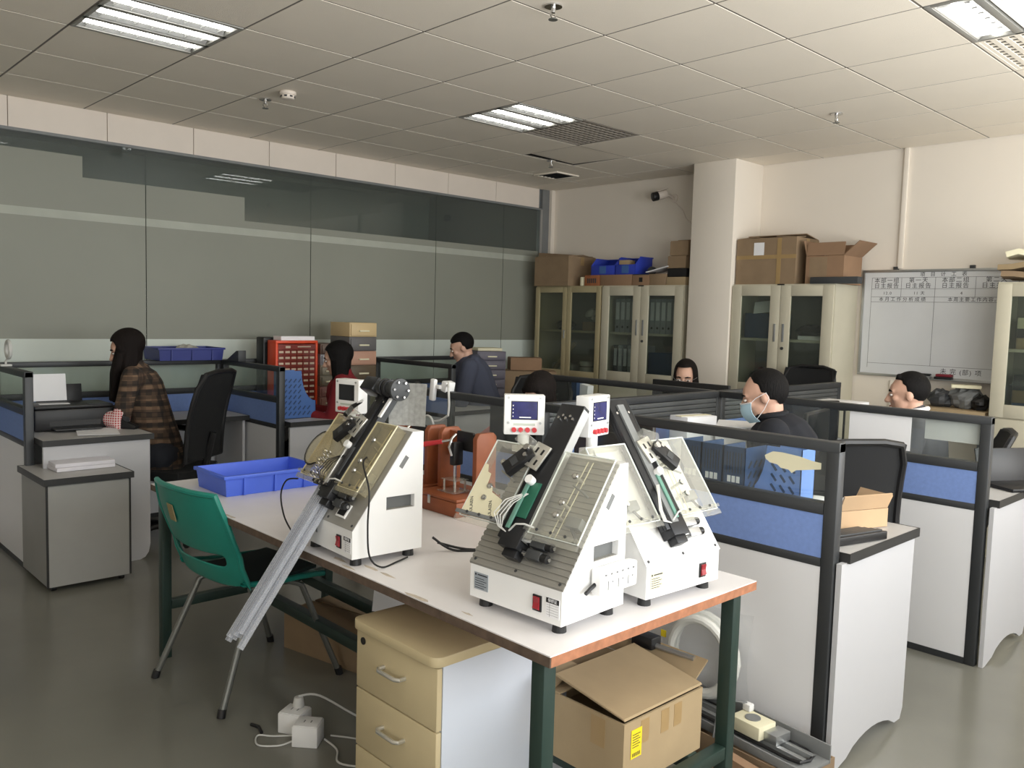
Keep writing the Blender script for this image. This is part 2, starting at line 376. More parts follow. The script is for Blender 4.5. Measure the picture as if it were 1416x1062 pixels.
# front wall (behind the viewer) and the window wall on the right
fa, fb = FILLWIN[0]-FILLWIN[1]/2, FILLWIN[0]+FILLWIN[1]/2
struct('wall_front', MB().box(XL, XR, YF-.12, YF, 0, .95).box(XL, XR, YF-.12, YF, 2.5, ZC+.12).box(XL, fa, YF-.12, YF, .95, 2.5).box(fb, XR, YF-.12, YF, .95, 2.5), WALL)
wr = MB(); wr.box(XR, XR+.15, YF, YB, 0, .95); wr.box(XR, XR+.15, YF, YB, 2.5, ZC+.12)
ys = [YF]+[v for c, w_ in WIN for v in (c-w_/2, c+w_/2)]+[YB]
for k in range(0, len(ys), 2): wr.box(XR, XR+.15, ys[k], ys[k+1], .95, 2.5)
struct('wall_right', wr, WALL)
WFRAME = mat('window_frame', (210, 212, 214), .4)
WPANE = clear('window_pane', (240, 246, 250), .02, .02)
for k, (c, w_) in enumerate(WIN):
    f = MB(); a, b = c-w_/2, c+w_/2
    f.box(XR+.04, XR+.09, a, b, .95, 1.0); f.box(XR+.04, XR+.09, a, b, 2.45, 2.5); f.box(XR+.04, XR+.09, a, a+.05, 1.0, 2.45); f.box(XR+.04, XR+.09, b-.05, b, 1.0, 2.45); f.box(XR+.04, XR+.09, c-.025, c+.025, 1.0, 2.45)
    wn = struct('window_%d' % (k+1), f, WFRAME)
    MB().box(XR+.06, XR+.066, a+.05, c-.025, 1.0, 2.45).build('pane', WPANE, wn); MB().box(XR+.06, XR+.066, c+.025, b-.05, 1.0, 2.45).build('pane', WPANE, wn)
f = MB(); f.box(fa, fb, YF-.09, YF-.04, .95, 1.0); f.box(fa, fb, YF-.09, YF-.04, 2.45, 2.5); f.box(fa, fa+.05, YF-.09, YF-.04, 1.0, 2.45); f.box(fb-.05, fb, YF-.09, YF-.04, 1.0, 2.45)
wn = struct('window_4', f, WFRAME); MB().box(fa+.05, fb-.05, YF-.068, YF-.062, 1.0, 2.45).build('pane', WPANE, wn)  # frame and pane of the added fill window
# left wall: fascia panels over glass panes with frosted film
wl = struct('wall_left', MB().box(XL-.1, XL-.02, YF, YB, 2.64, ZC+.12).box(XL-.1, XL-.0, YF, YB, 0, .08), GREYTRIM)
for k in range(-6, 8):
    y0 = 1.42+.606*k; y1 = min(y0+.602, 6.298)
    MB().box(XL-.02, XL, y0, y1, 2.625, ZC).build('fascia_panel', FASCIA, wl, bevel=.0015, seg=1)
MB().box(XL-.03, XL+.012, YF, 6.30, 2.605, 2.625).build('top_channel', GREYTRIM, wl)
MB().box(XL-.03, XL+.02, 6.27, 6.30, .08, 2.61).build('end_channel', ALU, wl)
J = [YF, -1.65, -.35, .95, 2.28, 3.61, 4.92, 5.775, 6.27]
for a, b in zip(J[:-1], J[1:]):
    MB().box(XL-.012, XL, a+.002, b-.002, .08, 2.605).build('glass_pane', GLASSW, wl)
TOPS = ((YF, 1.86, 2.50), (1.86, 3.03, 2.36), (3.03, 6.27, 2.18))
for a, b in zip(J[:-1], J[1:]):
    for u, v, top in TOPS:
        c, d = max(a+.003, u), min(b-.003, v)
        if d <= c: continue
        MB().box(XL+.0008, XL+.0022, c, d, 1.26, 2.07).build('frosted_film', FILM, wl); MB().box(XL+.0008, XL+.0022, c, d, 2.125, top).build('frosted_film', FILM, wl)
        MB().box(XL+.0008, XL+.0022, c, d, 2.07, 2.125).build('reflection_stripe', STRIPE, wl)  # painted reflection band, not a separate strip of film
        MB().box(XL+.0008, XL+.0022, c, d, .08, 1.26).build('pale_film', FILM2, wl)
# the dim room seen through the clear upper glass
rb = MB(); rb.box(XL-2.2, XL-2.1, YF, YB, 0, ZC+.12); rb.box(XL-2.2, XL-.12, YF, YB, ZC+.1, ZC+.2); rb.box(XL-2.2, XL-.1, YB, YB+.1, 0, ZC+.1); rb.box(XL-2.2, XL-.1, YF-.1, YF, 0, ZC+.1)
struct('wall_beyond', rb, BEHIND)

# security camera on the back wall
t = thing('security_camera', 'white and black security camera on a bracket high on the back wall', 'camera', (-4.70, 6.45, 2.62))
MB().cyl((0, 0, 0), (0, -.015, 0), .04, n=20).build('mount', FASCIA, t, smooth=True)
MB().tube([(0, -.015, 0), (-.01, -.06, .02), (-.03, -.1, .02)], .012, 10).build('arm', FASCIA, t, smooth=True)
cm = MB().cyl((-.02, -.10, .032), (-.062, -.17, .008), .038, n=20).build('housing', FASCIA, t, bevel=.006)
MB().cyl((-.062, -.17, .008), (-.088, -.215, -.006), .04, n=20).build('lens_cover', BLACK, t, bevel=.005)
MB().box(-.04, .04, -.06, .05, 0, .005, MR((-.045, -.14, .06), rz=-30, rx=16)).build('sun_shield', FASCIA, t, bevel=.002)
MB().tube([(0.01, -.02, -.01), (.04, -.012, -.06), (.1, -.01, -.11), (.14, -.008, -.19), (.2, -.006, -.24), (.24, -.006, -.3)], .005, 6).build('cable', FASCIA, t, smooth=True)

# ---------------------------------------------------------------- whiteboard
t = thing('whiteboard', 'framed whiteboard with black handwritten table hanging on the back wall', 'whiteboard', (-2.29, 6.447, 1.14))
WB = mat('whiteboard_face', (214, 216, 218), .3, vary=.03, scale=4)
hw, hh = .59, .775
MB().box(-hw, hw, -.018, -.004, 0, hh).build('board', WB, t)
f = MB(); f.box(-hw-.012, hw+.012, -.024, 0, -.012, .008); f.box(-hw-.012, hw+.012, -.024, 0, hh-.008, hh+.012); f.box(-hw-.012, -hw+.008, -.024, 0, .008, hh-.008); f.box(hw-.008, hw+.012, -.024, 0, .008, hh-.008)
f.build('frame', ALU, t, bevel=.002)
MB().box(-.2, .5, -.075, -.018, -.012, -.004).build('pen_tray', ALU, t, bevel=.002)
for x in (-.36, .17): MB().box(-.018, .018, -.02, 0, hh+.012, hh+.035, MR((x, 0, 0))).build('hanging_clip', DARKG, t, bevel=.003)
L = MB()
def hl(x0, x1, z): L.box(x0, x1, -.0186, -.0178, z-.001, z+.001)
def vl(x, z0, z1): L.box(x-.001, x+.001, -.0186, -.0178, z0, z1)
for z in (.728, .645, .585, .548): hl(-.53, .57, z)
hl(-.53, .57, .085); vl(-.53, .05, .728)
for x in (-.31, -.07, .2, .47): vl(x, .585, .728)
vl(-.07, .085, .585)
L.build('ruled_lines', INK, t)
RX = (PI/2, 0, 0)
def wbt(s, x, z, size, sp=1.25): text('handwriting', s, size, INK, t, (x, -.0184, z), RX, .0003, spacing=sp)
wbt('项 目 计 工 表', -.02, .748, .036, 1.7)
for x, a, b in ((-.42, '本部一组', '日主报告'), (-.19, '第一天', '日主报告'), (.065, '本部二组', '日主报告'), (.33, '第二天', '日主报告')):
    wbt(a, x, .706, .042); wbt(b, x, .666, .042)
for x, a in ((-.41, '12.0'), (-.18, '11 天'), (.11, '4'), (.36, '9')): wbt(a, x, .612, .03)
wbt('本月工作分析成绩', -.30, .5665, .035, 1.5); wbt('本周主要工作内容。', .19, .5665, .033, 1.3); wbt('未 完 (部) 项', .14, .05, .044, 1.2)
# erasers on the tray
t = thing('whiteboard_eraser', 'black and grey whiteboard eraser on the left of the board tray', 'eraser', (-2.40, 6.40, 1.136))
MB().box(-.06, .06, -.022, .022, 0, .018).build('felt', MIDG, t, bevel=.004); MB().box(-.06, .06, -.024, .024, .018, .034).build('handle', BLACK, t, bevel=.007)
t = thing('whiteboard_eraser', 'red and black whiteboard eraser on the board tray', 'eraser', (-2.25, 6.40, 1.136))
MB().box(-.06, .06, -.022, .022, 0, .018).build('felt', BLACK, t, bevel=.004); MB().box(-.05, .06, -.024, .024, .018, .038).build('handle', mat('eraser_red', (128, 34, 48), .5), t, bevel=.007)
# ================================================================ filing cabinets on the back wall
def file_cabinet(x0, w, label, cm, st=.085, handles=True, plate=True):
    t = thing('file_cabinet', label, 'cabinet', (x0, 6.05, 0), 0, 'steel filing cabinets')
    H, D = 1.81, .39
    b = MB(); b.box(0, .02, .02, D, 0, H); b.box(w-.02, w, .02, D, 0, H); b.box(.02, w-.02, D-.012, D, 0, H)
    b.box(.02, w-.02, .02, D-.012, 0, .06); b.box(.02, w-.02, .02, D-.012, H-.05, H); b.box(.02, w-.02, .02, D-.012, .90, .95)
    b.build('body', cm, t)
    for z in (1.36,): MB().box(.021, w-.021, .05, D-.013, z, z+.02).build('shelf', cm, t)
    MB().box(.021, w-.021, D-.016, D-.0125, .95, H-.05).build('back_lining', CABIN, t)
    for s in (0, 1):
        a = .004+s*(w/2-.002); c = a+w/2-.006
        d = MB(); d.box(a, a+st, 0, .02, .935, H-.012); d.box(c-st, c, 0, .02, .935, H-.012); d.box(a+st, c-st, 0, .02, .935, .935+st); d.box(a+st, c-st, 0, .02, H-.012-st*.95, H-.012)
        dr = d.build('door', cm, t, bevel=.002)
        MB().box(a+st-.003, c-st+.003, .009, .012, .935+st-.003, H-.012-st*.95+.003).build('pane', CGLASS, dr)
        if handles:
            hx = c-st*.4 if s == 0 else a+st*.4
            h = MB(); h.box(hx-.009, hx+.009, -.006, 0, 1.36, 1.50); h.build('handle', ALU if s == 0 else MIDG, dr, bevel=.002)
            if s: MB().cyl((hx, -.008, 1.31), (hx, 0, 1.31), .012).build('lock', DARKG, dr, smooth=True)
        else:
            if s == 0: MB().cyl((c-.02, -.01, 1.37), (c-.02, 0, 1.37), .012).build('lock', ALU, dr, smooth=True); MB().box(c-.024, c-.016, -.012, 0, 1.3, 1.36).build('key', ALU, dr)
        l = MB().box(a, c, 0, .02, .03, .925).build('lower_door', cm, t, bevel=.002)
        hx = c-.04 if s == 0 else a+.04
        MB().box(hx-.009, hx+.009, -.006, 0, .6, .74).build('handle', ALU, l, bevel=.002)
    if plate: MB().box(w/2-.03, w/2+.03, -.003, .0, H-.010, H).build('maker_plate', BLACK, t)
    return t
CAB2 = mat('cabinet_bronze', (172, 160, 126), .5, vary=.05)
file_cabinet(-6.068, .868, 'olive-beige glass-door cabinet in the far corner beside the glass wall', CAB2, .055, False, False)
file_cabinet(-5.190, .915, 'beige glass-door filing cabinet full of binders left of the column', CABINET)
file_cabinet(-3.800, .868, 'beige glass-door filing cabinet between the column and the whiteboard', CABINET)
file_cabinet(-1.838, .9, 'beige glass-door filing cabinet cut by the right edge of the photo', CABINET)

# binders inside the second cabinet
BSP = mat('binder_spine', (150, 154, 160), .5); BSD = mat('binder_dark', (52, 56, 62), .5); BLB = mat('binder_label', (214, 216, 220), .7)
def binder(x, z, h, m, label, group, th=.055, y=6.14):
    t = thing('binder', label, 'binder', (x, y, z), 0, group)
    c = MB(); c.box(-th/2, th/2, 0, .004, 0, h); c.box(-th/2, -th/2+.003, .004, .27, 0, h); c.box(th/2-.003, th/2, .004, .27, 0, h); c.build('cover', m, t)
    MB().box(-th/2+.005, th/2-.005, .01, .262, .006, h-.012).build('pages', PAPER, t)
    MB().box(-th/2+.008, th/2-.008, -.001, .0, h*.38, h*.9).build('spine_label', BLB, t)
    MB().cyl((0, -.0012, h*.16), (0, 0, h*.16), .011, n=12).build('finger_ring', BLACK, t)
    return t
ORD = ('first', 'second', 'third', 'fourth', 'fifth')
for k in range(4): binder(-5.065+k*.062, 1.38, .31, BSP, ORD[k]+' grey binder from the left on the upper shelf, left door of the binder cabinet', 'binders upper left shelf')
for k in range(5): binder(-4.665+k*.062, 1.38, .31, BSP, ORD[k]+' grey binder from the left on the upper shelf, right door of the binder cabinet', 'binders upper right shelf')
for k, m in enumerate((BSD, BSP, BSD, BSP, BSP)):
    binder(-5.075+k*.058, .95, .31, m, ORD[k]+(' binder from the left, dark, ' if m is BSD else ' binder from the left, grey, ')+'on the lower shelf, left door of the binder cabinet', 'binders lower left shelf', .05)
solo('storage_box', MB().box(-.13, .13, 0, .25, 0, .26), FILENAVY, 'navy box on the lower shelf behind the right door of the binder cabinet', 'box', loc=(-4.55, 6.13, .95), bevel=.005)
# far corner cabinet: odds and ends
def crumpled(name, c, r, m, label, cat, seed, flat=1):
    rnd = random.Random(seed); b = MB(); b.ell((0, 0, 0), (1, 1, 1), 14, 9)
    b.v = [tuple(Vector(p)*(.78+.3*rnd.random())) for p in b.v]; b.v = [(p[0]*r[0], p[1]*r[1], max(p[2], -.8)*r[2]+r[2]*.8) for p in b.v]
    return solo(name, b, m, label, cat, loc=c)
BAGW = mat('white_plastic_bag', (186, 184, 176), .4, vary=.1, scale=20)
crumpled('plastic_bag', (-5.42, 6.25, 1.47), (.11, .1, .075), BAGW, 'crumpled whitish bag on the upper shelf of the corner cabinet', 'bag', 3)
solo('small_carton', MB().box(-.08, .08, -.08, .08, 0, .085), CARD, 'small carton under the whitish bag in the corner cabinet', 'box', loc=(-5.42, 6.22, 1.381), bevel=.003)
crumpled('tool_bag', (-5.80, 6.24, 1.38), (.12, .09, .055), DARKG, 'dark crumpled pouch on the upper shelf of the corner cabinet', 'bag', 4)
solo('cardboard_tube', MB().cyl((-.10, 0, .025), (.16, .02, .30), .022), CARD2, 'pale tube leaning inside the corner cabinet behind the left door', 'tube', loc=(-5.82, 6.2, .952), smooth=True)
solo('low_box', MB().box(-.14, .14, -.1, .1, 0, .09), BAGW, 'pale low box on the lower shelf behind the left door of the corner cabinet', 'box', loc=(-5.83, 6.32, .951), bevel=.006)
t = thing('tape_roll', 'pinkish white roll standing on the lower shelf of the corner cabinet', 'roll', (-5.47, 6.2, .951))
MB().cyl((0, 0, 0), (0, 0, .13), .075, n=24).build('roll', BAGW, t, bevel=.004); MB().cyl((0, 0, .075), (0, 0, .085), .0765, n=24).build('band', DARKG, t)
crumpled('plastic_bag', (-5.30, 6.22, .951), (.07, .07, .08), BAGW, 'pale bag beside the white roll in the corner cabinet', 'bag', 6)
# third cabinet
solo('document_box', MB().box(-.15, .15, 0, .22, 0, .2), FILENAVY, 'navy document box on the upper shelf left of the cabinet beside the column', 'box', loc=(-3.58, 6.15, 1.381), bevel=.006)
solo('envelope', MB().box(-.09, .09, -.002, .002, 0, .1, MR(rx=-20, ry=-6)), PAPER, 'white slip of paper leaning on the navy document box', 'paper', loc=(-3.56, 6.145, 1.585))
solo('paper_pile', MB().box(-.12, .12, 0, .2, 0, .03), PAPER, 'flat white paper pile on the upper shelf right of the cabinet beside the column', 'paper', loc=(-3.13, 6.14, 1.381))
crumpled('tool_bag', (-3.2, 6.25, 1.412), (.13, .09, .05), BLACK, 'black pouch on the upper shelf right of the cabinet beside the column', 'bag', 8)
crumpled('black_bag', (-3.58, 6.25, .952), (.15, .1, .11), BLACK, 'black bag on the lower shelf behind the left door beside the column', 'bag', 9)
crumpled('black_bag', (-3.14, 6.25, .952), (.16, .1, .12), BLACK, 'black bag on the lower shelf behind the right door beside the column', 'bag', 10)
# right-edge cabinet
for k, (z, h, m, lb) in enumerate(((1.381, .07, CARD2, 'tan carton low on the upper shelf of the right-edge cabinet'), (1.452, .06, DARKG, 'dark flat box in the middle of the upper shelf pile, right-edge cabinet'), (1.513, .07, PAPERC, 'cream box on top of the upper shelf pile, right-edge cabinet'),
        (.951, .08, FILENAVY, 'navy box at the bottom of the lower shelf pile, right-edge cabinet'), (1.032, .08, CARD, 'brown carton in the lower shelf pile, right-edge cabinet'), (1.113, .1, DARKG, 'dark box with white label on the lower shelf pile, right-edge cabinet'))):
    solo('stored_box', MB().box(-.28, .28, 0, .24, 0, h), m, lb, 'box', 'boxes in the right-edge cabinet', loc=(-1.45, 6.14, z), bevel=.004)

# ---------------------------------------------------------------- on top of the cabinets (z = 1.81)
def carton(name, label, loc, size, rz=0, m=None, flaps=(), tape=True, th=.006, group=None, label_patch=None, split=False):
    """open or closed corrugated box: walls, flaps that stand at an angle"""
    m = m or CARD; sx, sy, sz = size
    t = thing(name, label, 'box', loc, rz, group)
    b = MB(); b.box(-sx/2, sx/2, -sy/2, sy/2, 0, th); b.box(-sx/2, sx/2, -sy/2, -sy/2+th, th, sz); b.box(-sx/2, sx/2, sy/2-th, sy/2, th, sz)
    b.box(-sx/2, -sx/2+th, -sy/2+th, sy/2-th, th, sz); b.box(sx/2-th, sx/2, -sy/2+th, sy/2-th, th, sz); b.build('walls', m, t)
    for side, ln, a in flaps:               # a: 0 = upright, 90 = folded in flat, negative = outwards
        f = MB()
        if side in 'FB':
            s = -1 if side == 'F' else 1
            f.box(-sx/2+.003, sx/2-.003, 0, ln, -th/2, th/2); M = MR((0, s*(sy/2-.003), sz+.003), rz=0 if s < 0 else 180, rx=0) @ MR(rx=90-a)
        else:
            s = -1 if side == 'L' else 1
            f.box(-sy/2+.003, sy/2-.003, 0, ln, -th/2, th/2); M = MR((s*(sx/2-.003), 0, sz+.003), rz=-90 if s < 0 else 90) @ MR(rx=90-a)
        f.v = [tuple(M @ Vector(p)) for p in f.v]; f.build('flap', m, t)
    if tape: MB().box(-sx/2-.0008, sx/2+.0008, -.025, .025, sz*.72, sz+.0008).build('tape', TAPE, t)
    if label_patch:
        x, z, w_, h_ = label_patch; MB().box(x-w_/2, x+w_/2, -sy/2-.0012, -sy/2, z-h_/2, z+h_/2).build('shipping_label', PAPER, t)
    return t
carton('cardboard_carton', 'large brown cardboard carton on the corner cabinet beside the glass wall', (-5.83, 6.22, 1.81), (.46, .4, .285), 0, None, (('F', .14, 86), ('B', .19, 84), ('L', .15, 88), ('R', .15, 88)), True)
solo('cardboard_sheet', MB().prism([(-.26, 0), (.2, 0), (.2, .006), (-.26, .04)], -.15, .15, 'y'), CARD, 'loose brown cardboard sheet lying on the large corner carton', 'cardboard', loc=(-5.8, 6.22, 2.105), rz=0)
solo('white_jar', MB().cyl((0, 0, 0), (0, 0, .085), .028), PAPERC, 'small white jar on the cabinet top between the big carton and the flat boxes', 'jar', loc=(-5.475, 6.1, 1.81), bevel=.006)
FLATC = mat('flat_box_orange', (158, 98, 62), .8, vary=.12, scale=25)
for x0, x1, m, lb in ((-5.43, -5.24, FLATC, 'orange-brown flat box with dark print under the left blue bin'), (-5.235, -4.86, CARD3, 'long flat orange-brown box under the blue parts bins'), (-4.85, -4.66, CARD3, 'flat orange box with black marking right of the long flat box'), (-4.655, -4.48, CARD, 'plain flat brown box below the white papers')):
    t = thing('flat_box', lb, 'box', ((x0+x1)/2, 6.2, 1.81), 0, 'flat boxes on the cabinets'); wdt = x1-x0
    MB().box(-wdt/2, wdt/2, -.13, .13, 0, .1).build('carton', m, t, bevel=.002)
    if m is FLATC:
        for k in range(5): MB().box(-.06+k*.024, -.045+k*.024, -.1312, -.13, .025, .07).build('print', DARKG, t)
    if x0 == -4.85: MB().box(-.02, .02, -.1312, -.13, .03, .07).build('print', BLACK, t); MB().box(-.09, .09, -.1312, -.13, .092, .1).build('print', DARKG, t)
def parts_bin(name, label, loc, size, rz=0, m=BINDARK, tilt=0, cut_front=.55):
    """open-fronted stacking bin"""
    sx, sy, sz = size; t = thing(name, label, 'bin', loc, rz, 'blue parts bins on the cabinets', ry=tilt); th = .004
    b = MB(); b.box(-sx/2, sx/2, -sy/2, sy/2, 0, th)
    side = [(-sy/2, 0), (sy/2, 0), (sy/2, sz), (-sy/2+.07, sz), (-sy/2, sz*cut_front)]
    b.prism(side, -sx/2, -sx/2+th, 'x'); b.prism(side, sx/2-th, sx/2, 'x'); b.box(-sx/2, sx/2, sy/2-th, sy/2, th, sz); b.box(-sx/2, sx/2, -sy/2, -sy/2+th, th, sz*cut_front)
    b.build('tray', m, t, bevel=.0015); MB().box(-sx/2-.006, sx/2+.006, sy/2-.02, sy/2+.008, sz-.012, sz).build('rim', m, t, bevel=.002)
    MB().box(-.04, .04, -sy/2-.003, -sy/2, .012, sz*cut_front-.008).build('label_holder', FILEBLUE, t)
    return t
parts_bin('parts_bin', 'royal blue open-fronted parts bin on the left of two on the cabinet', (-5.22, 6.21, 1.911), (.29, .25, .16))
parts_bin('parts_bin', 'royal blue open-fronted parts bin with a small tan box in it', (-4.95, 6.21, 1.911), (.23, .25, .165))
solo('small_tan_box', MB().box(-.055, .055, -.05, .05, 0, .13), CARD2, 'small tan box standing in the right blue parts bin', 'box', loc=(-5.0, 6.17, 1.916), bevel=.002, rz=8)
solo('paper_sheets', MB().sheet([[(x, y, .005+.02*math.sin(x*9)+.05*(x+.12)+.02*y) for x in (-.12, -.06, 0, .06, .12)] for y in (-.1, 0, .1)], .008), PAPER, 'sloping white paper sheets on the flat brown box', 'paper', loc=(-4.585, 6.17, 1.945))
solo('grey_part', MB().ell((0, 0, .035), (.04, .05, .035)), DARKG, 'small grey object left of the white papers on the cabinets', 'part', loc=(-4.70, 6.16, 1.911), smooth=True)
solo('flat_tan_box', MB().box(-.1, .1, -.13, .13, 0, .07), CARD2, 'pale tan flat box at the column end of the cabinet top', 'box', loc=(-4.375, 6.2, 1.81), bevel=.003)
solo('black_device', MB().box(-.1, .1, -.12, .12, 0, .075), BLACK, 'flat black device under the stacked brown boxes by the column', 'device', loc=(-4.375, 6.2, 1.881), bevel=.008)
carton('brown_carton', 'lower of two small brown boxes stacked beside the column', (-4.38, 6.2, 1.957), (.19, .24, .1), 0, CARD, (('F', .09, 89), ('B', .09, 89)), False)
carton('brown_carton', 'upper of two small brown boxes stacked beside the column', (-4.375, 6.2, 2.066), (.18, .22, .12), 4, CARD, (('F', .1, 84), ('B', .1, 80)), False)
# third cabinet
t = carton('cardboard_carton', 'tall brown cardboard carton with white label right of the column', (-3.53, 6.26, 1.81), (.52, .36, .36), 0, CARD, (('F', .15, 84), ('B', .2, 80), ('L', .17, 86), ('R', .17, 86)), True, label_patch=(-.06, .27, .09, .12))
MB().box(-.262, .262, -.1815, -.18, .20, .23).build('tape_band', TAPE, t); MB().box(.10, .135, -.182, -.1802, 0, .36).build('tape_strip', TAPE, t)
t = carton('open_carton', 'small open brown carton with raised flaps on the cabinet beside the whiteboard', (-3.04, 6.24, 1.81), (.3, .3, .21), 0, CARD3, (('F', .1, 10), ('B', .1, -10), ('L', .12, -14), ('R', .15, -48)), False)
MB().box(-.12, .02, -.1512, -.15, .01, .2).build('front_patch', CARD, t)  # patch of another cardboard brown on the front face
solo('flat_bar', MB().box(-.2, .17, -.04, .04, 0, .05), DARKG, 'dark flat bar overhanging the right end of the cabinet toward the whiteboard', 'bar', loc=(-2.93, 6.09, 1.81), bevel=.004)
# brown paper bag on the right-edge cabinet
for k, (dz, rz, lb) in enumerate(((0, 4, 'lowest crumpled kraft paper bag on the right-edge cabinet'), (.055, -7, 'middle crumpled kraft paper bag on the right-edge cabinet'), (.115, 11, 'topmost pale kraft paper bag on the right-edge cabinet'))):
    rnd = random.Random(k+20); g = [[(x+.01*rnd.random(), y, .02*rnd.random()+.03*math.sin(3*x+k)**2+(.05 if k == 2 else 0)*max(0, x)) for x in [-.24+.08*i for i in range(8)]] for y in (-.16, -.08, 0, .08, .16)]
    solo('paper_bag', MB().sheet(g, .035), [CARD, CARD2, PAPERC][k], lb, 'bag', 'kraft bags on the cabinet', loc=(-1.6, 6.22, 1.855+dz), rz=rz, smooth=True, ang=25)
# ================================================================ cubicle partitions and desks
ZT = 1.12
def partition(label, p0, p1, style='glass', posts=(1, 1), group='cubicle partitions'):
    d = Vector((p1[0]-p0[0], p1[1]-p0[1])); ln = d.length
    t = thing('partition', label, 'partition', (p0[0], p0[1], 0), math.degrees(math.atan2(d.y, d.x)), group); h = .022
    for k, x in enumerate((0, ln-.045)):
        if posts[k]: MB().box(x, x+.045, -h, h, 0, ZT-.0005).build('post', FRAME, t, bevel=.004)
    a, b = .045, ln-.045
    MB().box(0, ln, -h-.001, h+.001, ZT-.035, ZT).build('top_rail', FRAME, t, bevel=.004)
    MB().box(a, b, -h+.003, h-.003, .03, .70).build('lower_panel', PWHITE, t)
    MB().box(a, b, -h, h, 0, .03).build('base_rail', FRAME, t)
    if style == 'glass':
        MB().box(a, b, -h, h, .70, .73).build('lower_rail', FRAME, t, bevel=.003)
        MB().box(a, b, -h+.004, h-.004, .73, .875).build('fabric_panel', FABRIC, t)
        MB().box(a, b, -h, h, .875, .915).build('middle_rail', FRAME, t, bevel=.003)
        MB().box(a, b, -.003, .003, .915, ZT-.035).build('glass_pane', PGLASS, t)
    else:
        MB().box(a, b, -h, h, .70, .73).build('lower_rail', FRAME, t, bevel=.003)
        MB().box(a, b, -h+.004, h-.004, .73, .955).build('fabric_panel', FABRIC, t)
        for k in range(5): z = .957+k*.0255; MB().box(a, b, -h+.002, h-.002, z, z+.0235).build('slat', SLAT, t, bevel=.003)
    return t
# left cluster
partition('dark-framed glass partition at the left edge beside the printer desk', (-6.02, 1.25), (-5.18, 1.25))
partition('glass partition with blue fabric behind the empty black chair, holding the blue file box', (-6.02, 2.75), (-5.13, 2.75))
partition('glass partition between the red drawer cabinet cubicle and the man in the hooded jacket', (-6.02, 4.1), (-4.97, 4.1))
partition('long glass partition along the glass wall at the far left edge', (-6.05, -.4), (-6.05, 1.25))
partition('glass partition along the glass wall in front of the woman in the checked shirt', (-6.05, 1.25), (-6.05, 2.75))
partition('glass partition along the glass wall behind the red drawer cabinet', (-6.05, 2.75), (-6.05, 4.1))
partition('glass partition along the glass wall behind the man in the hooded jacket', (-6.05, 4.1), (-6.05, 5.5))
# middle and right cluster
partition('glass partition behind the worktable carrying the clip-on magnifier', (-4.0, 2.64), (-2.625, 2.64), posts=(1, 0))
p1 = partition('near right partition with blue panel and torn paper on its glass', (-2.575, 2.66), (-1.228, 2.66), posts=(0, 1))
partition('glass partition in front of the woman with glasses and the binder cabinet', (-4.02, 4.05), (-2.625, 4.05), posts=(1, 0))
p2 = partition('far right partition with blue panel and white sheets on its glass', (-2.575, 4.05), (-1.205, 4.05), posts=(0, 1))
partition('grey slatted partition with blue panel facing the masked man', (-2.6, 2.64), (-2.6, 4.05), 'slat')
partition('grey slatted partition with blue panel facing the man in the grey suit', (-2.6, 4.05), (-2.6, 5.5), 'slat')
# paper taped to the partitions
tornp = [(-1.504, 1.042), (-1.474, 1.059), (-1.44, 1.060), (-1.377, 1.055), (-1.33, 1.046), (-1.297, 1.043), (-1.297, 1.022), (-1.33, 1.016), (-1.362, 1.010), (-1.385, 1.006), (-1.40, .994), (-1.412, 1.004), (-1.441, 1.006), (-1.455, 1.016), (-1.483, 1.019), (-1.50, 1.03)]
solo('torn_paper', MB().prism(tornp, 2.6545, 2.6565, 'y'), PAPERC, 'torn cream strip of paper stuck on the near right partition glass', 'paper')
solo('paper_sheet', MB().box(-1.842, -1.547, 4.0415, 4.043, .924, 1.083), PAPER, 'white sheet on the left of the far right partition glass', 'paper')
solo('paper_sheet', MB().box(-1.491, -1.258, 4.0565, 4.058, .991, 1.083), mat('paper_grey', (206, 203, 205), .8), 'grey-white sheet on the right of the far right partition glass', 'paper')

def desk(label, x0, x1, y0, y1, ends=(), arch=False, edge=True):
    """worktop with dark edging; ends: list of (axis, position, a, b)"""
    t = thing('desk', label, 'desk', ((x0+x1)/2, (y0+y1)/2, 0), 0, 'cubicle desks'); cx, cy = (x0+x1)/2, (y0+y1)/2
    MB().box(x0-cx+.004, x1-cx-.004, y0-cy+.004, y1-cy-.004, .722, .75).build('worktop', DESKTOP, t)
    e = MB(); a, b, c, d = x0-cx, x1-cx, y0-cy, y1-cy
    e.box(a, b, c, c+.004, .718, .751); e.box(a, b, d-.004, d, .718, .751); e.box(a, a+.004, c+.004, d-.004, .718, .751); e.box(b-.004, b, c+.004, d-.004, .718, .751)
    e.build('edge_band', EDGE, t)
    for ax, p, u, v in ends:
        if ax == 'x':
            u -= cy; v -= cy; pl = [(u, 0), (u+.03, 0)]
            if arch:
                for q in range(9): a_ = PI*q/8; pl.append((u+.12+(v-u-.2)*(q/8), .02+.05*math.sin(a_)**.7))
                pl += [(v-.03, 0.02), (v-.01, .06)]
            else: pl += [(v-.06, 0), (v-.03, .012), (v-.01, .04), (v, .09)]
            pl += [(v, .72), (u, .72)]
            MB().prism(pl, p-cx-.018, p-cx, 'x').build('end_panel', ENDWHITE, t)
        else:
            MB().box(u-cx, v-cx, p-cy-.018, p-cy, .02, .72).build('end_panel', ENDWHITE, t)
    return t
desk('return desk with black edge under the printer at the left edge', -6.02, -5.03, 1.275, 1.87, [('x', -5.045, 1.28, 1.85)])
desk('desk along the glass wall behind the woman in the checked shirt', -6.02, -5.55, 1.875, 2.725, [('y', 2.70, -6.0, -5.57)])
desk('desk under the blue file box and red drawer cabinet', -6.02, -5.06, 2.775, 3.34, [('x', -5.075, 2.78, 3.3)])
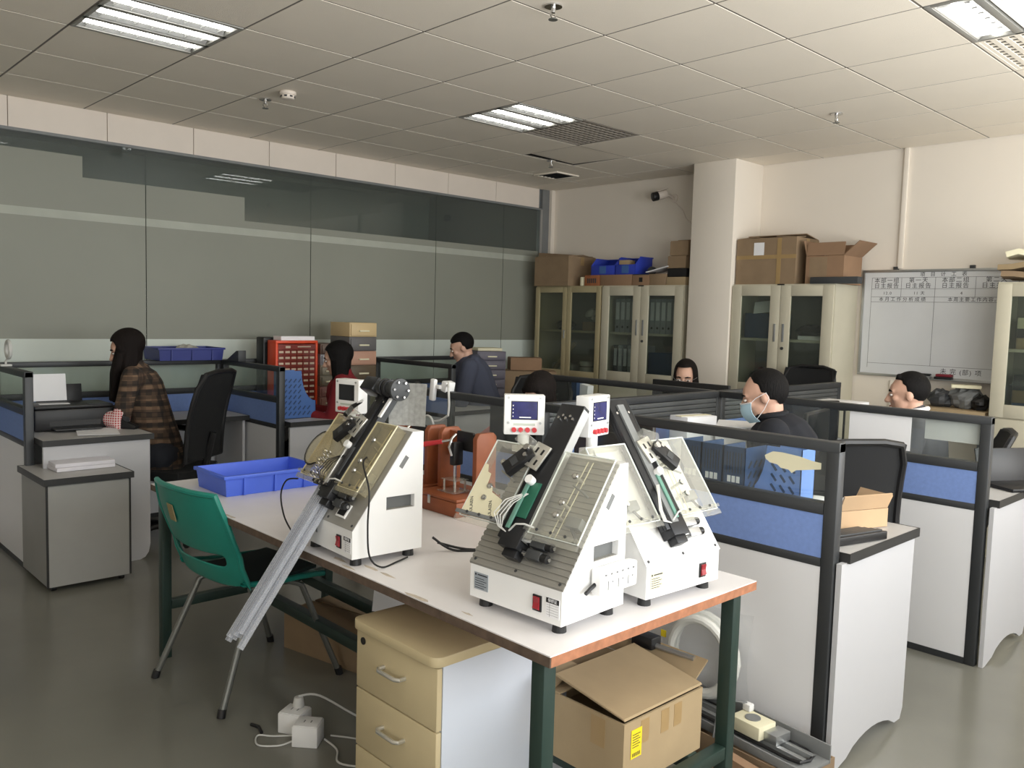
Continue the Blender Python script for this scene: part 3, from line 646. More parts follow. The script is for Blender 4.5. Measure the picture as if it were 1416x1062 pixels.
desk('desk along the glass wall under the coloured drawer towers', -6.02, -5.5, 3.345, 4.07, [('y', 4.05, -6.0, -5.52)])
desk('desk in front of the man in the hooded jacket', -6.02, -5.0, 4.125, 4.66, [('x', -5.015, 4.13, 4.62)])
desk('corner desk under the cardboard boxes and grey drawer tower', -6.02, -5.42, 4.665, 5.95, [('y', 5.93, -6.0, -5.45)])
desk('desk behind the clip-on magnifier partition with a black monitor', -4.0, -2.63, 2.665, 3.2, [('x', -3.98, 2.67, 3.18)])
desk('desk with the monitor of the woman with glasses', -4.0, -2.63, 4.08, 4.62, [('x', -3.98, 4.09, 4.6)])
desk('near right desk with black edge, open kraft tray and keyboard', -2.575, -1.195, 2.69, 3.27, [('x', -1.205, 2.652, 3.25)], arch=True)
desk('side desk of the masked man along the slatted partition', -2.575, -2.1, 3.275, 4.02, [('y', 4.0, -2.57, -2.12)])
desk('far right desk with black edge beside the right-edge cabinet', -2.575, -1.165, 4.08, 4.66, [('x', -1.175, 4.045, 4.64)], arch=True)
desk('side desk of the man in the grey suit along the slatted partition', -2.575, -2.1, 4.665, 5.45, [('y', 5.43, -2.57, -2.12)])
# mobile pedestal at the left with a paper stack
t = thing('mobile_pedestal', 'low grey pedestal with dark edges in front of the printer desk', 'pedestal', (-4.955, 1.415, 0))
MB().box(-.245, .235, -.205, .205, .03, .565).build('carcass', mat('pedestal_grey', (150, 150, 147), .5, vary=.03), t)
MB().box(-.255, .255, -.22, .22, .568, .598).build('top', DESKTOP, t); e = MB(); e.box(-.258, .258, -.223, -.219, .566, .6); e.box(-.258, .258, .219, .223, .566, .6); e.box(-.258, -.254, -.219, .219, .566, .6); e.box(.254, .258, -.219, .219, .566, .6); e.build('edge_band', EDGE, t)
MB().box(.236, .242, -.2, .2, .03, .56).build('door', mat('pedestal_door', (158, 158, 154), .5, vary=.03), t); e = MB(); e.box(.234, .244, .2, .21, .03, .565); e.box(.234, .2435, -.21, -.2, .03, .565); e.build('edge_strip', EDGE, t)
for x in (-.2, .2):
    for y in (-.17, .17): MB().cyl((x, y-.012, .0152), (x, y+.012, .0152), .015, n=14).build('caster', BLACK, t, smooth=True)
STK = mat('paper_stack', (222, 220, 226), .8, vary=.02)
for k, (z, dx, dy, rz) in enumerate(((0, 0, 0, 2), (.021, -.006, .004, -2))):
    solo('paper_ream', MB().box(-.105, .105, -.15, .15, 0, .02), STK, ('lower' if k == 0 else 'upper')+' ream of the white paper stack on the low grey pedestal', 'paper', 'paper reams', loc=(-4.99+dx, 1.45+dy, .6+z), rz=rz, bevel=.002)

# ---------------------------------------------------------------- office chairs
def office_chair(label, loc, rz, back_h=.56, recline=12):
    """five-star base, gas lift, seat, mesh back in a frame, arm rests; faces local +y"""
    t = thing('office_chair', label, 'chair', loc, rz, 'black mesh office chairs')
    b = MB()
    for k in range(5):
        a = 2*PI*k/5+.3; c, s = math.cos(a), math.sin(a); b.tube([(0, 0, .1), (.12*c, .12*s, .1), (.29*c, .29*s, .07)], [.022, .02, .014], 8)
    b.build('star_base', BLACK, t, smooth=True)
    for k in range(5):
        a = 2*PI*k/5+.3; c, s = math.cos(a)*.29, math.sin(a)*.29
        w_ = MB(); w_.cyl((c-.01*s/.29-.0, s, .0262), (c+.012, s+.012, .0262), .026, n=14); w_.cyl((c, s, .03), (c, s, .07), .008, n=8); w_.build('caster', BLACK, t, smooth=True)
    MB().cyl((0, 0, .1), (0, 0, .42), .025, n=14).build('gas_lift', DARKG, t, smooth=True)
    st = MB(); g = [[(x, y, .47+.015*(x/.22)**2-.02*max(0, (y-.12)/.12)**2) for x in (-.24, -.2, -.1, 0, .1, .2, .24)] for y in (-.22, -.18, -.05, .08, .18, .23)]; st.sheet(g, .06); st.build('seat', BLACKM, t, bevel=.012)
    # back: curved mesh in a frame
    def bp(u, v):
        x = u*.22*(1-.10*max(0, v-.6)); y = -.24-.035*math.cos(u*1.3)+.03*math.sin(v*3)-v*math.tan(R_(recline))*back_h; return (x, y, .55+v*back_h)
    MB().sheet([[bp(u/4, v/6) for u in range(-4, 5)] for v in range(7)], .012).build('backrest', BLACKM, t, smooth=True)
    fr = [bp(-1, v/6) for v in range(0, 6)]+[bp(-.85, 1.0), bp(-.4, 1.03), bp(.4, 1.03), bp(.85, 1.0)]+[bp(1, v/6) for v in range(5, -1, -1)]
    MB().tube(fr, .016, 8, closed=True).build('back_frame', BLACK, t, smooth=True)
    MB().tube([(0, 0, .42), (0, -.15, .4), (0, -.25, .45), (0, bp(0, .3)[1]-.03, bp(0, .3)[2])], [.03, .028, .026, .02], 8).build('back_support', BLACK, t, smooth=True)
    for s in (-1, 1): MB().tube([(s*.18, 0, .43), (s*.27, -.02, .46), (s*.28, -.03, .66), (s*.28, .0, .685), (s*.28, .13, .69)], [.016, .016, .016, .022, .018], 8).build('armrest', BLACK, t, smooth=True)
    return t
office_chair('black office chair turned sideways behind the woman in the checked shirt', (-5.40, 2.09, 0), 128, .54, 12)
office_chair('black office chair of the woman in red', (-5.17, 3.46, 0), 142, .42)
office_chair('black office chair of the man in the hooded jacket', (-5.30, 4.80, 0), 142, .42)
office_chair('black office chair of the person in the pink top', (-3.25, 3.46, 0), 184, .40)
office_chair('empty black office chair left of the person in the pink top', (-3.90, 3.78, 0), 200, .53)
office_chair('black office chair of the woman with glasses', (-3.50, 5.12, 0), 205, .42)
office_chair('black mesh office chair behind the masked man beside the near right desk', (-1.73, 3.52, 0), 58, .47, 6)
office_chair('black office chair of the man in the grey suit', (-1.72, 4.86, 0), 112, .40)
office_chair('black office chair in front of the cabinet beside the column', (-3.05, 5.55, 0), 175, .62)
# ================================================================ things on the desks
# printer with paper in the rear feeder
t = thing('printer', 'black inkjet printer with white paper in its rear feeder on the left desk', 'printer', (-5.56, 1.545, .75), 90)
MB().box(-.22, .22, -.17, .17, .004, .13).build('body', BLACK, t, bevel=.012)
MB().box(-.215, .215, -.165, .1, .131, .15).build('scanner_lid', BLACK, t, bevel=.006)
MB().box(-.13, .13, -.25, -.16, .012, .02).build('output_tray', DARKG, t, bevel=.003)
MB().box(-.14, .14, -.1705, -.168, .03, .06).build('output_slot', EDGE, t)
MB().box(-.13, .13, .12, .126, .13, .27, MR((0, 0, 0), rx=-8)).build('paper_support', BLACK, t, bevel=.002)
MB().box(.08, .2, -.16, -.1, .1505, .153).build('control_panel', DARKG, t)
solo('paper_feed_sheet', MB().box(-.108, .108, 0, .003, 0, .165, MR(rx=-9)), PAPER, 'white paper sheet standing in the rear feeder of the black printer', 'paper', loc=(-5.655, 1.465, .905), rz=90)
solo('paper_slip', MB().box(-.08, .08, -.03, .03, 0, .002), PAPER, 'thin white slip lying on the lid of the black printer', 'paper', loc=(-5.5, 1.46, .9015), rz=84)
solo('printed_sheet', MB().sheet([[(x, y, .004+.012*max(0, -x)) for x in (-.11, 0, .11)] for y in (-.15, 0, .15)], .002), PAPER, 'printed sheet lying on the desk in front of the black printer', 'paper', loc=(-5.24, 1.62, .7525), rz=76)
t = thing('tape_dispenser', 'small black tape dispenser beside the printed sheet on the printer desk', 'dispenser', (-5.3, 1.81, .7515), 40)
MB().prism([(-.06, 0), (.06, 0), (.065, .02), (.02, .035), (-.03, .06), (-.06, .05)], -.022, .022, 'y').build('base', BLACK, t, bevel=.004)
MB().cyl((-.02, -.014, .05), (-.02, .014, .05), .028, n=18).build('tape_roll', DARKG, t, smooth=True)
# white clip lamp ring at the left edge
t = thing('ring_lamp', 'white ring-shaped clip lamp at the very left edge above the partition', 'lamp', (-5.66, 1.25, 1.12))
MB().tube([(.05*math.cos(a*PI/8), .01, .10+.05*math.sin(a*PI/8)) for a in range(16)], .011, 8, closed=True).build('ring', WIREW, t, smooth=True)
MB().tube([(-.02, 0, 0), (-.02, 0, .03), (0, .005, .05)], .006, 8).build('stem', WIREW, t, smooth=True)
MB().box(-.04, .0, -.03, .03, 0, .012).build('clip', WIREW, t, bevel=.003)

def tray(name, label, loc, size, rz=0, m=BINBLUE, ribs=3, taper=.009, cat='bin'):
    """shallow open plastic crate: sloping walls, rim, outer ribs"""
    sx, sy, sz = size; t = thing(name, label, cat, loc, rz); th = .004; k = taper
    def wall(a, b, ti):
        pass
    b = MB(); o0 = [(-sx/2+k, -sy/2+k), (sx/2-k, -sy/2+k), (sx/2-k, sy/2-k), (-sx/2+k, sy/2-k)]; o1 = [(-sx/2, -sy/2), (sx/2, -sy/2), (sx/2, sy/2), (-sx/2, sy/2)]
    i0 = [(x-math.copysign(th, x), y-math.copysign(th, y)) for x, y in o0]; i1 = [(x-math.copysign(th, x), y-math.copysign(th, y)) for x, y in o1]
    vs = [(*p, 0) for p in o0]+[(*p, sz) for p in o1]+[(*p, sz) for p in i1]+[(*p, th) for p in i0]
    fs = [(3, 2, 1, 0), (12, 13, 14, 15)]
    for q in range(4):
        r = (q+1) % 4; fs += [(q, r, 4+r, 4+q), (4+q, 4+r, 8+r, 8+q), (8+q, 8+r, 12+r, 12+q)]
    b.add(vs, fs).build('walls', m, t)
    rm = MB(); e = .008; rm.box(-sx/2-e, sx/2+e, -sy/2-e, -sy/2+th, sz-.014, sz); rm.box(-sx/2-e, sx/2+e, sy/2-th, sy/2+e, sz-.014, sz); rm.box(-sx/2-e, -sx/2+th, -sy/2+th, sy/2-th, sz-.014, sz); rm.box(sx/2-th, sx/2+e, -sy/2+th, sy/2-th, sz-.014, sz); rm.build('rim', m, t, bevel=.002)
    for s in (-1, 1):
        for q in range(ribs):
            x = (q-(ribs-1)/2)*sx/(ribs+.2); MB().prism([(s*(sy/2-k), .002), (s*(sy/2+.004), .002), (s*(sy/2+.006), sz-.014), (s*(sy/2), sz-.014)], x-.004, x+.004, 'x').build('rib', m, t)
    return t
tray('storage_tray', 'navy plastic tray resting on the partition along the glass wall', (-6.08, 2.475, 1.1205), (.47, .30, .09), 90, mat('tray_navy', (48, 58, 130), .45))
crumpled('paper_scraps', (-6.08, 2.50, 1.1255), (.12, .09, .06), BAGW, 'pale crumpled scraps heaped in the navy tray', 'paper', 31)
solo('dark_pouch', MB().prism([(-.1, 0), (.1, 0), (.1, .08), (.06, .075)], -.03, .03, 'y'), DARKG, 'dark wedge-shaped pouch on the partition right of the navy tray', 'pouch', loc=(-5.82, 2.75, 1.1205), bevel=.004)
# magazine files
def magazine_file(label, loc, rz, m, d=.26, w_=.1, h=.31, holes=True, back=False):
    """upright magazine box: sides with a curved cut and slanted slots"""
    t = thing('magazine_file', label, 'file holder', loc, rz, 'magazine files'); th = .003
    side = [(-d/2, 0), (d/2, 0), (d/2, h*.36)]
    for q in range(1, 7): a = q/6*PI/2; side.append((d/2-d*.42*math.sin(a)*1.0, h*.36+h*.64*(1-math.cos(a))))
    side += [(-d/2, h)]
    b = MB(); b.box(-w_/2, w_/2, -d/2, d/2, 0, th); b.box(-w_/2, w_/2, -d/2, -d/2+th, th, h); b.box(-w_/2, w_/2, d/2-th, d/2, th, h*.36)
    b.prism(side, -w_/2, -w_/2+th, 'x'); b.prism(side, w_/2-th, w_/2, 'x'); b.build('shell', m, t)
    if back:
        sl = MB()
        for q in range(6): sl.box(-.03+q*.012-.0015, -.03+q*.012+.0015, -d/2-.0008, -d/2, h*.66, h*.93)
        sl.build('slots', EDGE, t)
        for z in (h*.42, h*.54):
            for q in range(3): MB().box(-.026+q*.019, -.012+q*.019, -d/2-.0012, -d/2, z, z+.024).build('label', PAPER, t)
    if holes:
        for s in (-1, 1):
            sl = MB()
            for i in range(6):
                for k in range(7):
                    y = -d/2+.035+i*.036; z = .035+k*.038
                    if y > d/2-.02 or z > h*.9 or (y > d/2-d*.42 and z > h*.36-.015): continue
                    sl.box(-.0006, .0006, -.016, .016, -.0045, .0045, MR((s*(w_/2+.0004), y, z), rx=50))
            sl.build('slots', FILENAVY if m is not FILENAVY else EDGE, t)
    return t
magazine_file('blue slotted magazine file standing at the partition end of the drawer cabinet desk', (-5.285, 2.93, .7515), 0, FILEBLUE, .27, .1, .33)
solo('packet', MB().box(-.04, .03, -.05, .05, 0, .235), mat('carton_pale', (196, 196, 190), .6), 'pale packet standing in the blue slotted magazine file', 'packet', loc=(-5.285, 2.87, .756), bevel=.003)
for k in range(3): magazine_file(('leftmost', 'middle', 'rightmost')[k]+' of three navy magazine files behind the near right partition glass', (-1.865+k*.096, 2.86, .7515), 0, FILENAVY, .25, .092, .29, back=True)
magazine_file('light blue slotted magazine file behind the torn paper on the partition', (-1.565, 2.86, .7515), 90, FILELIGHT, .24, .1, .3)
magazine_file('grey-blue slotted magazine file behind the partition in front of the binder cabinet', (-3.90, 4.22, .7515), 90, FILENAVY, .25, .09, .32)
solo('paper_bag', MB().prism([(-.05, 0), (.05, 0), (.065, .3), (-.065, .32)], -.03, .03, 'y'), PAPER, 'white paper bag beside the grey-blue magazine file', 'bag', loc=(-3.77, 4.24, .7515))
# red small-parts cabinet
t = thing('parts_cabinet', 'orange-red small-parts drawer cabinet with white labels', 'cabinet', (-5.775, 3.185, .7515), 90)
ORG = mat('cabinet_orange', (226, 78, 40), .45); DRW = mat('drawer_maroon', (128, 46, 36), .4); LBL = mat('label_pale', (208, 190, 168), .7)
fr = MB(); W2, H2 = .175, .52
fr.box(-W2, W2, -.06, .07, 0, .018); fr.box(-W2, W2, -.06, .07, H2-.02, H2); fr.box(-W2, -W2+.018, -.06, .07, .018, H2-.02); fr.box(W2-.018, W2, -.06, .07, .018, H2-.02); fr.box(-W2+.018, W2-.018, .06, .07, .018, H2-.02); fr.build('carcass', ORG, t, bevel=.002)
for r in range(11):
    for c in range(6):
        x = -W2+.02+c*.0515; z = .02+r*.0432
        if r == 10 and c > 0: continue
        if r == 10: MB().box(x, x+.31, -.058, .05, z, z+.04).build('drawer', DRW, t); MB().box(x+.06, x+.1, -.060, -.058, z+.012, z+.028).build('label', LBL, t); MB().box(x+.16, x+.27, -.060, -.058, z+.018, z+.026).build('label', LBL, t); continue
        MB().box(x, x+.0495, -.056, .05, z, z+.0412).build('drawer', DRW, t); MB().box(x+.007, x+.043, -.0588, -.056, z+.018, z+.033).build('label', LBL, t)
solo('white_papers', MB().box(-.14, .14, -.06, .06, 0, .03), PAPER, 'white papers lying on the orange-red drawer cabinet', 'paper', loc=(-5.79, 3.2, 1.273), rz=90)
t = thing('speaker', 'tall black speaker box left of the orange-red drawer cabinet', 'speaker', (-5.93, 3.045, .7515), 90)
MB().box(-.055, .055, -.06, .06, 0, .54).build('case', BLACK, t, bevel=.01); MB().box(-.045, .045, -.062, -.06, .02, .5).build('grille', BLACKM, t)
def drawer_tower(label, loc, rz, w_, d, cols, dh, frame):
    t = thing('drawer_tower', label, 'drawers', loc, rz, 'coloured drawer towers')
    for k, c in enumerate(cols):
        z = k*dh; m = mat('drawer_colour', c, .5, vary=.03)
        b = MB(); b.box(-w_/2, w_/2, -d/2+.01, d/2, z, z+dh-.002); b.build('unit', m, t, bevel=.003)
        dr = MB().box(-w_/2+.01, w_/2-.01, -d/2, -d/2+.012, z+.008, z+dh-.012).build('drawer', m, t, bevel=.003)
        MB().box(-.045, .045, -d/2-.012, -d/2, z+dh*.36, z+dh*.36+.012).build('handle', PAPERC, dr, bevel=.002)
    return t
drawer_tower('taller stack of beige, grey, pink and brown drawers behind the woman in red', (-5.745, 3.70, .7515), 90, .25, .29, [(110, 108, 84), (112, 108, 84), (94, 80, 62), (188, 146, 124), (100, 98, 98), (206, 182, 138)], .111, None)
drawer_tower('shorter stack of pink, grey and brown drawers beside the orange-red cabinet', (-5.84, 3.475, .7515), 90, .17, .25, [(166, 124, 112), (160, 116, 108), (132, 126, 108), (136, 130, 112), (150, 152, 158), (98, 78, 66)], .083, None)
# grey drawer tower and boxes behind the man in the hooded jacket
GT = (104, 100, 112)
t = drawer_tower('grey drawer tower behind the man in the hooded jacket', (-5.84, 5.2, .7515), 70, .28, .3, [GT]*5, .085, None)
solo('notebook', MB().box(-.12, .12, -.1, .1, 0, .025), PAPERC, 'cream notebook on the grey drawer tower', 'book', loc=(-5.84, 5.2, 1.178), rz=70, bevel=.002)
carton('cardboard_carton', 'larger brown carton on the corner desk under a small box', (-5.76, 5.68, .7515), (.5, .36, .23), 50, CARD, (('F', .15, 88), ('B', .15, 88)), True)
carton('cardboard_carton', 'small brown box on top of the larger carton in the corner', (-5.80, 5.66, .993), (.3, .22, .11), 55, CARD3, (('F', .1, 88), ('B', .1, 88)), False)

# ---------------------------------------------------------------- monitors
def monitor(label, loc, rz, w_=.5, h=.3, z0=.09, bez=.012, cat='monitor'):
    """flat screen facing local -y, on stand"""
    t = thing('monitor', label, cat, loc, rz, 'black desktop monitors')
    MB().box(-w_/2, w_/2, -.012, .012, z0, z0+h).build('case', BLACK, t, bevel=.005)
    MB().box(-w_/2+bez, w_/2-bez, -.0135, -.012, z0+bez*1.6, z0+h-bez).build('screen', SCREENOFF, t)
    MB().box(-w_*.3, w_*.3, .012, .035, z0+.06, z0+h-.06).build('back_cover', BLACK, t, bevel=.01)
    MB().box(-.03, .03, .012, .03, .01, z0+.1).build('stand', BLACK, t, bevel=.004)
    MB().prism([(.12*math.cos(a*PI/10), .02+.085*math.sin(a*PI/10)) for a in range(20)], 0, .01, 'z').build('foot', BLACK, t)
    return t
monitor('black monitor seen from behind the magnifier partition', (-2.93, 2.86, .7515), 180, .46, .27, .05)
monitor('black monitor hiding the face of the woman with glasses', (-3.0, 4.36, .7515), 180, .56, .3, .075)
monitor('dark monitor behind the third machine, seen through the partition', (-2.34, 2.84, .7515), 180, .44, .27, .05)
monitor('dark monitor behind the masked man beyond the far right partition', (-2.36, 4.58, .7515), 62, .46, .27, .04)
monitor('dark monitor seen through the far right partition glass', (-2.14, 4.3, .7515), 100, .4, .25, .04)
t = thing('laptop', 'black thin laptop screen leaning on the clutter at the far right desk end', 'laptop', (-1.2, 4.52, .7515), 60)
MB().box(-.15, .15, -.1, .1, 0, .016).build('base', BLACK, t, bevel=.004); MB().box(-.15, .15, .1, .108, .01, .2, MR(rx=-14)).build('screen_lid', BLACK, t, bevel=.003)

# white box and papers at the spine of the masked man's desk
t = thing('white_carton', 'white box leaning at the slatted partition in front of the masked man', 'box', (-2.36, 3.47, .752), 80)
MB().box(-.10, .10, -.06, .06, 0, .29).build('box', PAPER, t, bevel=.003); MB().box(-.102, .102, -.02, .02, .288, .2912).build('flap_seam', PAPERC, t)
solo('paper_sheets', MB().box(-.1, .1, -.14, .14, 0, .245), PAPER, 'tall pile of white sheets under the chin of the masked man', 'paper', loc=(-2.24, 3.68, .755), rz=30)
# white papers on the panel behind the masked man
# right-hand desk: keyboard, kraft tray, cups
t = thing('keyboard', 'black keyboard standing on edge of the near right desk behind the post', 'keyboard', (-1.30, 2.86, .752), 76)
MB().prism([(-.065, 0), (.065, 0), (.065, .014), (-.065, .03)], -.15, .15, 'x').build('case', BLACK, t, bevel=.004)
for r in range(4): MB().box(-.14, .14, -.05+r*.027, -.03+r*.027, .0265-r*.004, .033-r*.004).build('key_row', DARKG, t, bevel=.001)
t = carton('kraft_tray', 'open shallow kraft tray on the near right desk', (-1.40, 3.10, .752), (.24, .16, .07), 70, mat('kraft', (190, 160, 126), .8, vary=.05), (('F', .06, -20), ('R', .05, -30)), False)
solo('receipt_pile', MB().sheet([[(x, y, .03+.012*math.sin(20*x)+.01*math.cos(16*y)) for x in (-.08, -.04, 0, .04, .08)] for y in (-.06, 0, .06)], .025), PAPER, 'crumpled white papers in the open kraft tray', 'paper', loc=(-1.42, 3.12, .785), rz=70)
solo('paper_cup', MB().cyl((0, 0, 0), (0, 0, .08), .03, .038), PAPER, 'white paper cup behind the near right partition glass', 'cup', loc=(-1.52, 3.1, .752), bevel=.002)
solo('flat_box', MB().box(-.11, .11, -.07, .07, 0, .05), PAPERC, 'cream flat box below the light blue magazine file', 'box', loc=(-1.49, 2.79, .752), rz=6, bevel=.003)
# clutter on a low shelf by the right-edge cabinet
t = thing('side_table', 'low side table with clutter below the whiteboard', 'table', (-2.08, 6.23, 0))
MB().box(-.22, .22, -.17, .17, .93, .955).build('top', CARD2, t)
for x in (-.2, .2):
    for y in (-.15, .15): MB().box(x-.015, x+.015, y-.015, y+.015, 0, .93).build('leg', DARKG, t)
for k, (dx, dy, rx_, m, lb) in enumerate(((-.12, 0, (.09, .09, .07), DARKG, 'dark crumpled item on the clutter table under the whiteboard'), (.04, .02, (.11, .1, .09), MIDG, 'grey crumpled bag in the middle of the clutter table'), (.15, -.02, (.06, .09, .06), BLACK, 'black item at the cabinet end of the clutter table'))):
    crumpled('clutter_bag', (-2.08+dx, 6.23+dy, .957), rx_, m, lb, 'bag', 50+k)
solo('flat_packet', MB().box(-.09, .09, -.06, .06, 0, .02), PAPERC, 'flat cream packet on the clutter heap under the whiteboard', 'packet', loc=(-2.03, 6.2, 1.10), rz=20)

# clip-on magnifier lamp on the partition
t = thing('clip_magnifier', 'white clip-on magnifier lamp hanging from the partition rail', 'magnifier', (-3.27, 2.64, 1.12))
MB().box(-.055, -.02, -.055, -.03, -.055, .055, MR(ry=6)).build('clip_jaw', MWHITE, t, bevel=.008)
MB().box(.0, .04, -.03, .03, .002, .055, MR(ry=14)).build('clip_body', MWHITE, t, bevel=.006); MB().box(-.02, .015, -.045, .02, .01, .03).build('clip_hinge', MWHITE, t, bevel=.004)
MB().tube([(.04, -.01, .045), (.08, -.04, .02), (.10, -.05, -.06), (.10, -.055, -.11), (.05, -.06, -.14), (.0, -.065, -.15)], .006, 8).build('gooseneck', WIREW, t, smooth=True)
MB().tube([(-.04+.045*math.cos(a*PI/10), -.07, -.175+.05*math.sin(a*PI/10)) for a in range(20)], .006, 8, closed=True).build('lens_ring', WIREW, t, smooth=True)
MB().cyl((-.04, -.072, -.175), (-.04, -.068, -.175), .045, n=24).build('lens', PGLASS, t)
t = thing('document_tray', 'stacked tray of white papers beyond the shoulder of the masked man', 'tray', (-2.36, 4.98, .7515), 0)
MB().box(-.13, .13, -.17, .17, .26, .285).build('papers', PAPER, t, bevel=.004); MB().box(-.14, .14, -.18, .18, 0, .005).build('base', BLACK, t)
for x in (-.135, .135):
    for y in (-.17, .17): MB().box(x-.005, x+.005, y-.005, y+.005, .005, .26).build('rod', BLACK, t)
MB().box(-.14, .14, -.18, .18, .25, .2595).build('shelf', BLACK, t)
# ================================================================ worktable
TX0, TX1, TY0, TY1 = -3.60, -1.245, 1.322, 2.19
t = thing('worktable', 'long white-topped worktable with chipped wooden edge and green steel legs', 'table', ((TX0+TX1)/2, (TY0+TY1)/2, 0)); cx, cy = (TX0+TX1)/2, (TY0+TY1)/2
A, B_, C_, D_ = TX0-cx, TX1-cx, TY0-cy, TY1-cy
MB().box(A, B_, C_+.004, D_, .723, .747).build('core_board', PLYEDGE, t); MB().box(A, B_-.0005, C_, C_+.0038, .723, .747).build('front_edge_strip', mat('worn_shaded_edge', (92, 76, 64), .7, vary=.3, scale=30), t); MB().box(A+.001, B_-.001, C_+.001, D_-.001, .747, .75).build('laminate_top', TTOP, t)  # front strip: wear and the shade on this edge both in its brown
rnd = random.Random(5); WORN = mat('worn_patch', (190, 178, 162), .8, vary=.2, scale=50)
for k in range(11):
    x = A+.15+rnd.random()*(B_-A-.3); y = C_+.006+rnd.random()**3*.06; s = .012+.03*rnd.random()
    MB().prism([(x+s*math.cos(q*PI/4)*(.5+rnd.random()), y+s*.22*math.sin(q*PI/4)*(.5+rnd.random())) for q in range(8)], .75, .7504, 'z').build('worn_patch', WORN, t)
for x in (A+.03, B_-.078):
    for y in (C_+.02, D_-.06): MB().box(x, x+.042, y, y+.04, 0, .722).build('leg', LEGGREEN, t, bevel=.003)
MB().box(A+.091, B_-.091, C_+.2, C_+.23, .68, .722).build('apron', LEGGREEN, t); MB().box(A+.091, B_-.091, D_-.055, D_-.03, .68, .722).build('apron', LEGGREEN, t)
MB().box(A+.032, A+.07, C_+.061, D_-.061, .21, .25).build('stretcher', LEGGREEN, t, bevel=.003); MB().box(B_-.076, B_-.038, C_+.061, D_-.061, .21, .25).build('stretcher', LEGGREEN, t, bevel=.003)
MB().box(A+.071, B_-.077, 1.735-cy, 1.775-cy, .205, .25).build('shelf_bar', LEGGREEN, t, bevel=.003); MB().box(A+.071, B_-.077, 2.0-cy, 2.04-cy, .205, .25).build('shelf_bar', LEGGREEN, t, bevel=.003)

